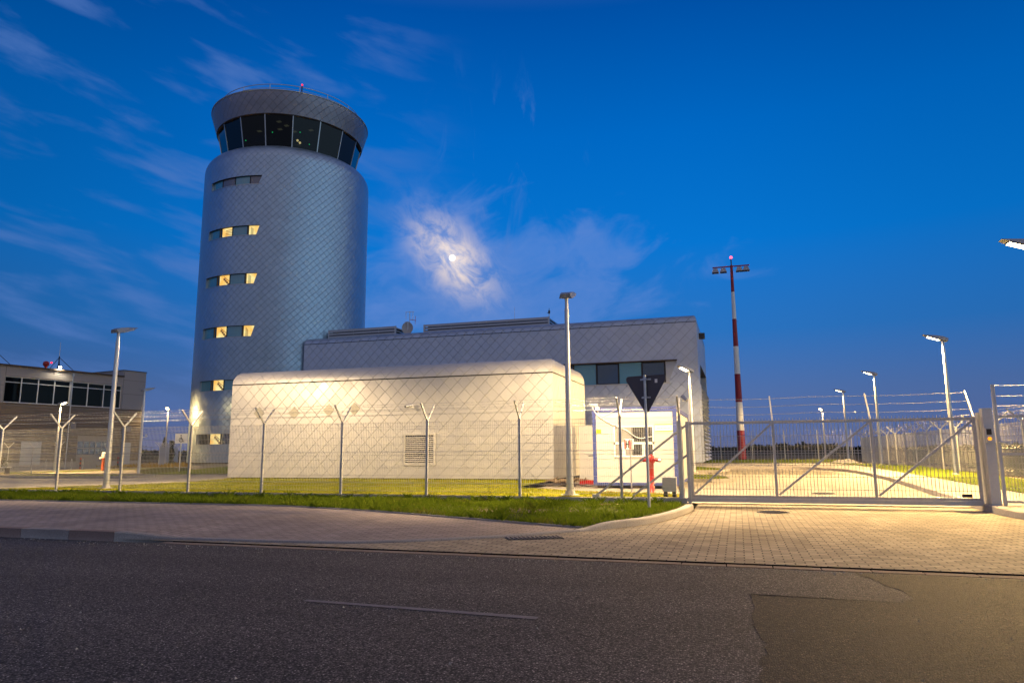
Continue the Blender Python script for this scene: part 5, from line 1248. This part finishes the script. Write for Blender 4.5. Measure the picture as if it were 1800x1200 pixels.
# garage door
gd = MB(); gx_0, gx_1 = 4.95, 8.0
for (a, b, c, d) in ((gx_0, -.35, gx_1, 1.25), (gx_0, 1.25, gx_0+.1, 2.45), (gx_1-.1, 1.25, gx_1, 2.45), (gx_0+.1, 1.80, gx_1-.1, 1.90), (gx_0, 2.45, gx_1, 3.0)): gd.box(a, .20, b, c, .26, d)
for i in range(1, 5): x = gx_0+.1+(gx_1-gx_0-.2)*i/5; gd.box(x-.03, .205, 1.251, x+.03, .255, 2.449)
gdo = lbp(gd, 'garage_door', M_GDOOR)
p = MB().face([(gx_0, .24, 1.25), (gx_1, .24, 1.25), (gx_1, .24, 2.45), (gx_0, .24, 2.45)]); lbp(p, 'pane', M_DGLASS, gdo)
mb = MB(); mb.box(gx_0, .37, 1.2, gx_1, .39, 2.5); lbp(mb, 'garage_interior', M_CORR, gdo)
mb = MB()
for x in (6.95, 7.45, 7.75):
    for z in (2.25, 1.70): mb.box(x-.07, .33, z-.03, x+.07, .35, z+.03)
lbp(mb, 'interior_light', M_FARW, gdo)
mb = MB(); mb.box(.06, .01, .42, 1.74, .055, 2.42); lbp(mb, 'door', M_PALE)
mb = MB(); mb.box(9.35, .01, -.15, 10.2, .055, 2.4); dd_ = lbp(mb, 'door', M_PALE)
mb = MB(); mb.tube((3.89, -.08, -.3), (3.89, -.08, 8.6), .05, n=10); mb.box(3.80, -.16, 8.35, 3.98, .0, 8.62); lbp(mb, 'drainpipe', M_GALV)
for xx, zz in ((4.1, 3.6), (9.6, 3.5)):
    f = MB(); f.box(xx, -.02, zz, xx+.5, .055, zz+.05); f.box(xx, -.02, zz+.45, xx+.5, .055, zz+.5); f.box(xx, -.02, zz+.05, xx+.05, .055, zz+.45); f.box(xx+.45, -.02, zz+.05, xx+.5, .055, zz+.45); f.box(xx+.05, .03, zz+.05, xx+.45, .055, zz+.45); lbp(f, 'wall_box', M_LGREY)
lb_rot = LB.rotation_euler.z
def lbw(x, y, z): c, s = cos(lb_rot), sin(lb_rot); return Vector((-58.36+x*c-y*s, 44.93+x*s+y*c, z))
rb = lbw(1.74, .5, 8.86)
rbk = thing('rotating_beacon', 'red warning beacon on a funnel shaped mount on the left building roof', 'beacon', rb)
mb = MB(); mb.lathe([(.08, 8.86), (.10, 9.0), (.26, 9.22), (.26, 9.26)], rb.x, rb.y, 14); mb.build('mount', M_RED, rbk)
mb = MB(); mb.lathe([(.24, 9.26), (.24, 9.42), (.14, 9.52), (.01, 9.55)], rb.x, rb.y, 14); mb.build('dome', M_RED, rbk)
q = lbw(2.05, .25, 9.42); uvsphere(MB(), q, .08, 10, 8).build('bulb', M_REDL, rbk)
rf = lbw(2.55, -.15, 9.0)
rfl = thing('roof_floodlight', 'bright white floodlight on the left building roof edge', 'floodlight', rf)
MB().tube(lbw(2.55, .1, 8.85), lbw(2.55, -.2, 9.0), .03, n=8).build('bracket', M_DARK, rfl)
c = rf; mb = MB(); mb.box(c.x-.10, c.y-.15, c.z-.08, c.x+.06, c.y+.15, c.z+.10); mb.build('housing', M_DARK, rfl)
mb = MB(); mb.box(c.x+.063, c.y-.13, c.z-.07, c.x+.075, c.y+.13, c.z+.09); mb.build('lens', M_LENS, rfl)
ld = bpy.data.lights.new('lamp_light', 'SPOT'); ld.energy = 160; ld.color = (1, .85, .6); ld.spot_size = radians(150); ld.spot_blend = .6; ld.shadow_soft_size = .1
lo = bpy.data.objects.new('lamp_light', ld); COL.objects.link(lo); lo.parent = rfl; lo.location = (.25, 0, -.05); lo.rotation_euler = (0, radians(40), 0)
for (xx, top_, lab) in ((3.26, 11.5, 'whip antenna on a braced tripod on the left building roof, above the drainpipe'), (-2.2, 11.3, 'whip antenna on a tripod on the left building roof, at the left edge')):
    b = lbw(xx, 1.2, 8.86); a = thing('whip_antenna', lab, 'antenna', b)
    mb = MB(); 
    for dx_, dy_ in ((.9, .9), (-.9, .9), (.1, -1.0)): mb.tube((b.x+dx_, b.y+dy_, 8.86), (b.x, b.y, 10.1), .028, n=6)
    mb.tube((b.x, b.y, 8.86), (b.x, b.y, 10.2), .05, n=8); mb.build('tripod', M_DARK, a)
    MB().tube((b.x, b.y, 10.2), (b.x, b.y, top_), .03, .015, n=6).build('whip', M_WHITE, a)
wc = lbw(11.3, .2, 2.9)
cc_ = thing('security_camera', 'security camera sticking out from the right corner of the left building', 'camera', wc, group='security cameras')
mb = MB(); mb.tube(wc, wc+Vector((.1, .7, .1)), .03, n=6); mb.build('bracket', M_GALV, cc_)
mb = MB(); mb.tube(wc+Vector((.25, .45, .25)), wc+Vector((-.1, .85, .15)), .10, n=10); mb.build('camera_body', M_WHITE, cc_)

# ------------------------------------------------------------------ yard furniture at the left
def bike_ring(i, loc, rz_, label):
    b = thing('bike_stand', label, 'bike stand', loc, rz_, 'hoop bike stands')
    P = []
    for k in range(25):
        a = 2*pi*k/24; P.append((.42*cos(a), 0, .46+.42*sin(a)))
    MB().path(P, .022, 8).build('hoop', M_GALV, b, local=True)
    MB().box(-.10, -.06, -.02, .10, .06, .05).build('foot', M_GALV, b, local=True)
    return b
first = None
for i, (lx, dist) in enumerate(((.9, 2.3), (1.6, 2.3), (3.0, 2.4), (4.0, 2.4), (6.0, 2.6))):
    p = lbw(lx, -dist, 0); p.z = g(p.x, p.y)+.02
    lab = 'galvanised hoop bike stand in the row before the left building'
    if first is None: first = bike_ring(i, p, lb_rot+.9, lab)
    else: dup(first, p, lb_rot+.9)
def bollard(loc, label, col):
    b = thing('bollard', label, 'bollard', loc, 0, 'striped bollards')
    n = 5
    for k in range(n): MB().tube((0, 0, .2*k), (0, 0, .2*(k+1)), .075, n=12, caps=True).build('dark_band' if k % 2 else 'red_band', M_DARK if k % 2 else col, b, local=True)
    return b
p = lbw(4.75, -.9, 0); p.z = g(p.x, p.y); bollard(p, 'red and black banded bollard left of the garage door', M_ORANGE)
p = lbw(8.35, -.9, 0); p.z = g(p.x, p.y); bollard(p, 'red and black banded bollard between garage door and side door', M_RED)
yh = (-50.3, 46.0); yz = g(*yh)
h2 = thing('fire_hydrant', 'orange pillar hydrant with a white top in front of the garage door', 'hydrant', (*yh, yz))
mb = MB(); mb.lathe([(.13, yz), (.12, yz+.9), (.15, yz+.92), (.15, yz+1.02)], *yh, 14); mb.build('pillar', M_ORANGE, h2)
mb = MB(); mb.lathe([(.15, yz+1.02), (.17, yz+1.1), (.17, yz+1.42), (.1, yz+1.5), (.02, yz+1.52)], *yh, 14); mb.build('head', M_WHITE, h2)
mb = MB(); mb.tube((yh[0], yh[1], yz+1.02), (yh[0]-.3, yh[1]-.1, yz+1.0), .08, n=10); mb.build('outlet', M_WHITE, h2)
bn = thing('bench', 'dark bench with a pale plank seat at the far left of the yard', 'bench', (-51.6, 38.2, -.1), .2)
MB().box(-.7, -.2, .46, .9, .2, .52).build('seat', M_WHITE, bn, local=True)
for xx in (-.6, .7): MB().box(xx, -.18, 0, xx+.1, .18, .459).build('leg', M_TYRE, bn, local=True)

def leaves(mb, rg, fn, n, s, mi=0):
    for _ in range(n):
        p = Vector(fn(rg)); d = Vector((rg.gauss(0, 1), rg.gauss(0, 1), rg.gauss(0, 1))).normalized(); u = d.cross(Vector((rg.random()-.5, rg.random()-.5, 1))).normalized()
        k = s*(.6+.8*rg.random()); mb.face([p-d*k, p+u*k*.45, p+d*k, p-u*k*.45], mi=mi)
    return mb
sb_ = thing('shrub', 'bare brown shrub beside the bench at the far left of the yard', 'shrub', (-52.6, 38.8, -.12))
rg = random.Random(5); mb = MB()
for i in range(26): a = rg.random()*2*pi; mb.tube((-52.6+.15*cos(a), 38.8+.15*sin(a), -.12), (-52.6+.7*cos(a)*rg.random()+.1, 38.8+.7*sin(a)*rg.random(), .7+.6*rg.random()), .02, .006, 5, False)
mb.build('stems', M_BARK, sb_)
leaves(MB(), rg, lambda r_: (-52.6+r_.gauss(0, .45), 38.8+r_.gauss(0, .45), .2+.95*r_.random()), 500, .06).build('foliage', M_LEAF, sb_)
# parking signs for disabled drivers
def wheel_sign(loc, label, h=2.45):
    s_ = thing('parking_sign', label, 'sign', loc, radians(12), 'wheelchair parking signs')
    MB().tube((0, 0, -.05), (0, 0, h-.55), .035, n=8).build('post', M_GALV, s_, local=True)
    p = MB().box(-.42, -.03, h-.62, .42, -.012, h).build('plate', M_WHITE, s_, local=True)
    mb = MB(); y = -.034; zc = h-.34
    ring = [(.13*cos(a)+.0, y, zc-.05+.13*sin(a)) for a in [radians(d) for d in range(120, 371, 14)]]
    mb.path(ring, .022, 5); mb.path([(-.02, y, zc+.14), (-.01, y, zc+.0), (.10, y, zc-.0), (.16, y, zc-.16), (.21, y, zc-.15)], .026, 5); mb.path([(-.015, y, zc+.07), (.09, y, zc+.07)], .02, 5)
    uvsphere(mb, (-.02, y, zc+.22), .045, 8, 6); o = mb.build('wheelchair_symbol', M_BLACK, s_, local=True); o.parent = p
    return s_
wheel_sign((-34.15, 37.0, .12), 'white wheelchair parking sign on a post left of the tower base')
wheel_sign((-31.0, 38.6, .30), 'white wheelchair parking sign standing against the lowest tower window')

# ------------------------------------------------------------------ planting and background
def conifer(loc, h, w, label, seed):
    t_ = thing('conifer', label, 'tree', loc, 0, 'conifers left of the tower'); rg = random.Random(seed)
    MB().tube((0, 0, -.1), (0, 0, h*.9), .06, .015, 8).build('trunk', M_BARK, t_, local=True)
    def fn(r_):
        z = .12+(h-.15)*r_.random(); rr_ = w*(.35+.65*(1-z/h))**.8*(.75+.25*sin(z*5+seed)); a = r_.random()*2*pi; q = r_.random()**.5*rr_
        return (q*cos(a), q*sin(a), z)
    leaves(MB(), rg, fn, 2600, .09).build('crown', M_CONIF, t_, local=True)
conifer((-60.3, 62.9, .1), 3.0, .48, 'taller left one of the two dark columnar conifers by the yard', 3)
conifer((-59.3, 62.9, .1), 2.6, .55, 'shorter right one of the two dark columnar conifers by the yard', 8)
rg = random.Random(21); mb = MB()
def fb_fn(r_):
    s = r_.random(); u = r_.random(); X = -57+(s*14); Y = 51+u*16+s*2; k = .25+.35*noise.noise(Vector((X*.6, Y*.6, 2)))
    return (X, Y, g(X, Y)+.02+max(.12, k)*r_.random())
leaves(mb, rg, fb_fn, 9000, .09)
tag(mb.build('flower_bed', M_FLOW), 'bed of low yellow lit plants between the left building and the tower', 'flower bed', kind='stuff')
def bush(loc, r, h, label, seed):
    b = thing('bush', label, 'bush', loc, 0, 'bushes behind the yard'); rg = random.Random(seed)
    mb = MB()
    for i in range(6): a = rg.random()*6.3; mb.tube((0, 0, -.1), (r*.5*cos(a), r*.5*sin(a), h*.6), .04, .01, 5, False)
    mb.build('stems', M_BARK, b, local=True)
    leaves(MB(), rg, lambda r_: (r_.gauss(0, r*.45), r_.gauss(0, r*.45), h*(.1+.9*r_.random()**.8)*(1-.25*r_.random())), 1500, .12).build('foliage', M_CONIF, b, local=True)
bush((-75, 72, .1), 2.2, 2.6, 'dark rounded bush just right of the left building corner', 31)
bush((-62, 72, .1), 1.5, 1.5, 'low dark bush behind the conifers', 32)
# far wood on the horizon
rg = random.Random(77); mb = MB()
def wood_fn(r_):
    X = -700+1500*r_.random(); Y = 640+60*r_.random(); hh = 3.6+3.5*noise.noise(Vector((X*.012, 0, 0)))+3*noise.noise(Vector((X*.06, 3, 0)))
    return (X, Y, .2+max(1.2, hh)*r_.random()**.7)
leaves(mb, rg, wood_fn, 16000, 2.4)
tag(mb.build('far_wood', M_CONIF), 'dark line of distant trees along the horizon', 'wood', kind='stuff')
# distant lights on posts
def far_light(loc, h, mat, label, r=.35):
    f = thing('distant_light', label, 'light', loc, 0, 'tiny lights across the airfield')
    MB().tube((0, 0, 0), (0, 0, h), .08, n=6).build('post', M_DARK, f, local=True)
    uvsphere(MB(), (0, 0, h+r), r, 10, 8).build('lamp', mat, f, local=True)
def polar(azd, d): return (d*sin(radians(azd)), d*cos(radians(azd)), .15)
far_light(polar(-41.95, 150), 2.6, M_REDL, 'red distant light between the conifers and the tower', .26)
far_light(polar(-44.0, 210), 2.4, M_FARW, 'white distant light left of the conifers', .2)
far_light(polar(-41.25, 210), 2.3, M_FARW, 'white distant light close to the tower edge', .2)
far_light(polar(.4, 320), 4.0, M_REDL, 'red distant light right of the mast, the left one of the pair', .22)
far_light(polar(.9, 320), 4.0, M_REDL, 'red distant light right of the mast, the right one of the pair', .2)
far_light(polar(-2.7, 320), 1.4, M_FARW, 'white distant light just left of the mast foot', .26)

# grass blades
def blades(name, poly, zf, n, h0, h1, w, mat, seed, label, dens=None):
    rg = random.Random(seed); mb = MB(); P = [Vector(p) for p in poly]
    x0, x1 = min(p.x for p in P), max(p.x for p in P); y0, y1 = min(p.y for p in P), max(p.y for p in P); c = 0; tries = 0
    V, F_ = [], []
    while c < n and tries < n*8:
        tries += 1
        x, y = x0+(x1-x0)*rg.random(), y0+(y1-y0)*rg.random(); ins = False; j = len(P)-1
        for i in range(len(P)):
            a, b = P[i], P[j]
            if (a.y > y) != (b.y > y) and x < (b.x-a.x)*(y-a.y)/(b.y-a.y)+a.x: ins = not ins
            j = i
        if not ins: continue
        d = .5+.9*noise.noise(Vector((x*.55, y*.55, seed)))+.5*noise.noise(Vector((x*2.1, y*2.1, seed)))
        if dens: d *= dens(x, y)
        if rg.random() > d: continue
        z = zf(x, y); hh = (h0+(h1-h0)*rg.random())*(.6+.6*clampv(d, 0, 1)); a = rg.random()*2*pi; ww = w*(.6+.8*rg.random())
        lx, ly = rg.gauss(0, .4)*hh, rg.gauss(0, .4)*hh
        k = len(V); V += [(x-ww*cos(a), y-ww*sin(a), z-.01), (x+ww*cos(a), y+ww*sin(a), z-.01), (x+lx*.4+ww*.6*cos(a), y+ly*.4+ww*.6*sin(a), z+hh*.6), (x+lx, y+ly, z+hh)]
        F_ += [(k, k+1, k+2), (k, k+2, k+3)]; c += 1
    mb.faces(V, F_, smooth=False)
    return tag(mb.build(name, mat), label, 'grass', kind='stuff')
vp = [(-26, 13.85), (-10.6, 13.8), (-9.6, 13.72), (-7.2, 13.3), (-4.6, 12.55), (-2.6, 11.9), (-2.25, 12.25), (-1.75, 13.3), (-1.35, 15.0), (-1.25, 16.9), (-26, 16.9)]
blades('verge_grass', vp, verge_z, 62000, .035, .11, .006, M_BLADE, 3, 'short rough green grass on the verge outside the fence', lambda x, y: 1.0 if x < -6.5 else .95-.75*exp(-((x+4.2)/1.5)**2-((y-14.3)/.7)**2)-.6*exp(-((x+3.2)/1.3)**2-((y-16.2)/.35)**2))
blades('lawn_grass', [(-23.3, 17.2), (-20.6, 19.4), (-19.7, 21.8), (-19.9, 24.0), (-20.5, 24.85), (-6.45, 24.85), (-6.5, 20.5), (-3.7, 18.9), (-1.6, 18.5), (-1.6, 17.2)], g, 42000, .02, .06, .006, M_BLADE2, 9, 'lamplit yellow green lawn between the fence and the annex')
rg = random.Random(40); mb = MB(); V, F_ = [], []
for i in range(900):
    x = -24+22.5*rg.random(); y = pb_y(x)+.25+(16.7-pb_y(x)-.3)*rg.random()**.8
    if i % 4 == 0: y = 16.66+.15*rg.random()          # left unmown along the fence base
    elif i % 4 == 1: y = pb_y(x)+.04+.10*rg.random()  # hanging over the pavement edging
    if x > -1.6 or (x > -2.6 and y < 12.6): continue
    k_ = 8+int(14*rg.random()); hh = .07+.13*rg.random()**2
    for j in range(k_):
        a = rg.random()*2*pi; r_ = .05*rg.random(); bx0, by0 = x+r_*cos(a), y+r_*sin(a); z = verge_z(bx0, by0)
        lx, ly = rg.gauss(0, .5)*hh, rg.gauss(0, .5)*hh; w_ = .005+.005*rg.random(); h2_ = hh*(.6+.5*rg.random()); k = len(V)
        V += [(bx0-w_*sin(a), by0+w_*cos(a), z-.01), (bx0+w_*sin(a), by0-w_*cos(a), z-.01), (bx0+lx*.4+w_*.7*sin(a), by0+ly*.4-w_*.7*cos(a), z+h2_*.6), (bx0+lx, by0+ly, z+h2_)]
        F_ += [(k, k+1, k+2), (k, k+2, k+3)]
mb.faces(V, F_)
tag(mb.build('grass_tufts', M_BLADE), 'taller tufts of grass and weeds scattered over the front verge', 'grass', kind='stuff')
# grit washed along the edge of the road and in the paving
rg = random.Random(52); mb = MB()
for i in range(700):
    if i % 3: x, y, z = -11+15*rg.random(), 8.50-abs(rg.gauss(0, .16)), .002
    else: x, y, z = -6+10*rg.random(), 3.5+5*rg.random(), .002
    r_ = .004+.009*rg.random()**2; a = rg.random()*6.3
    mb.faces([(x+r_*cos(a), y+r_*sin(a), z), (x+r_*cos(a+2), y+r_*sin(a+2), z), (x+r_*cos(a+4), y+r_*sin(a+4), z), (x, y, z+r_*1.1)], [(0, 1, 3), (1, 2, 3), (2, 0, 3)])
tag(mb.build('grit', M_CONC), 'loose pale grit scattered on the asphalt along the road edge', 'grit', kind='stuff')
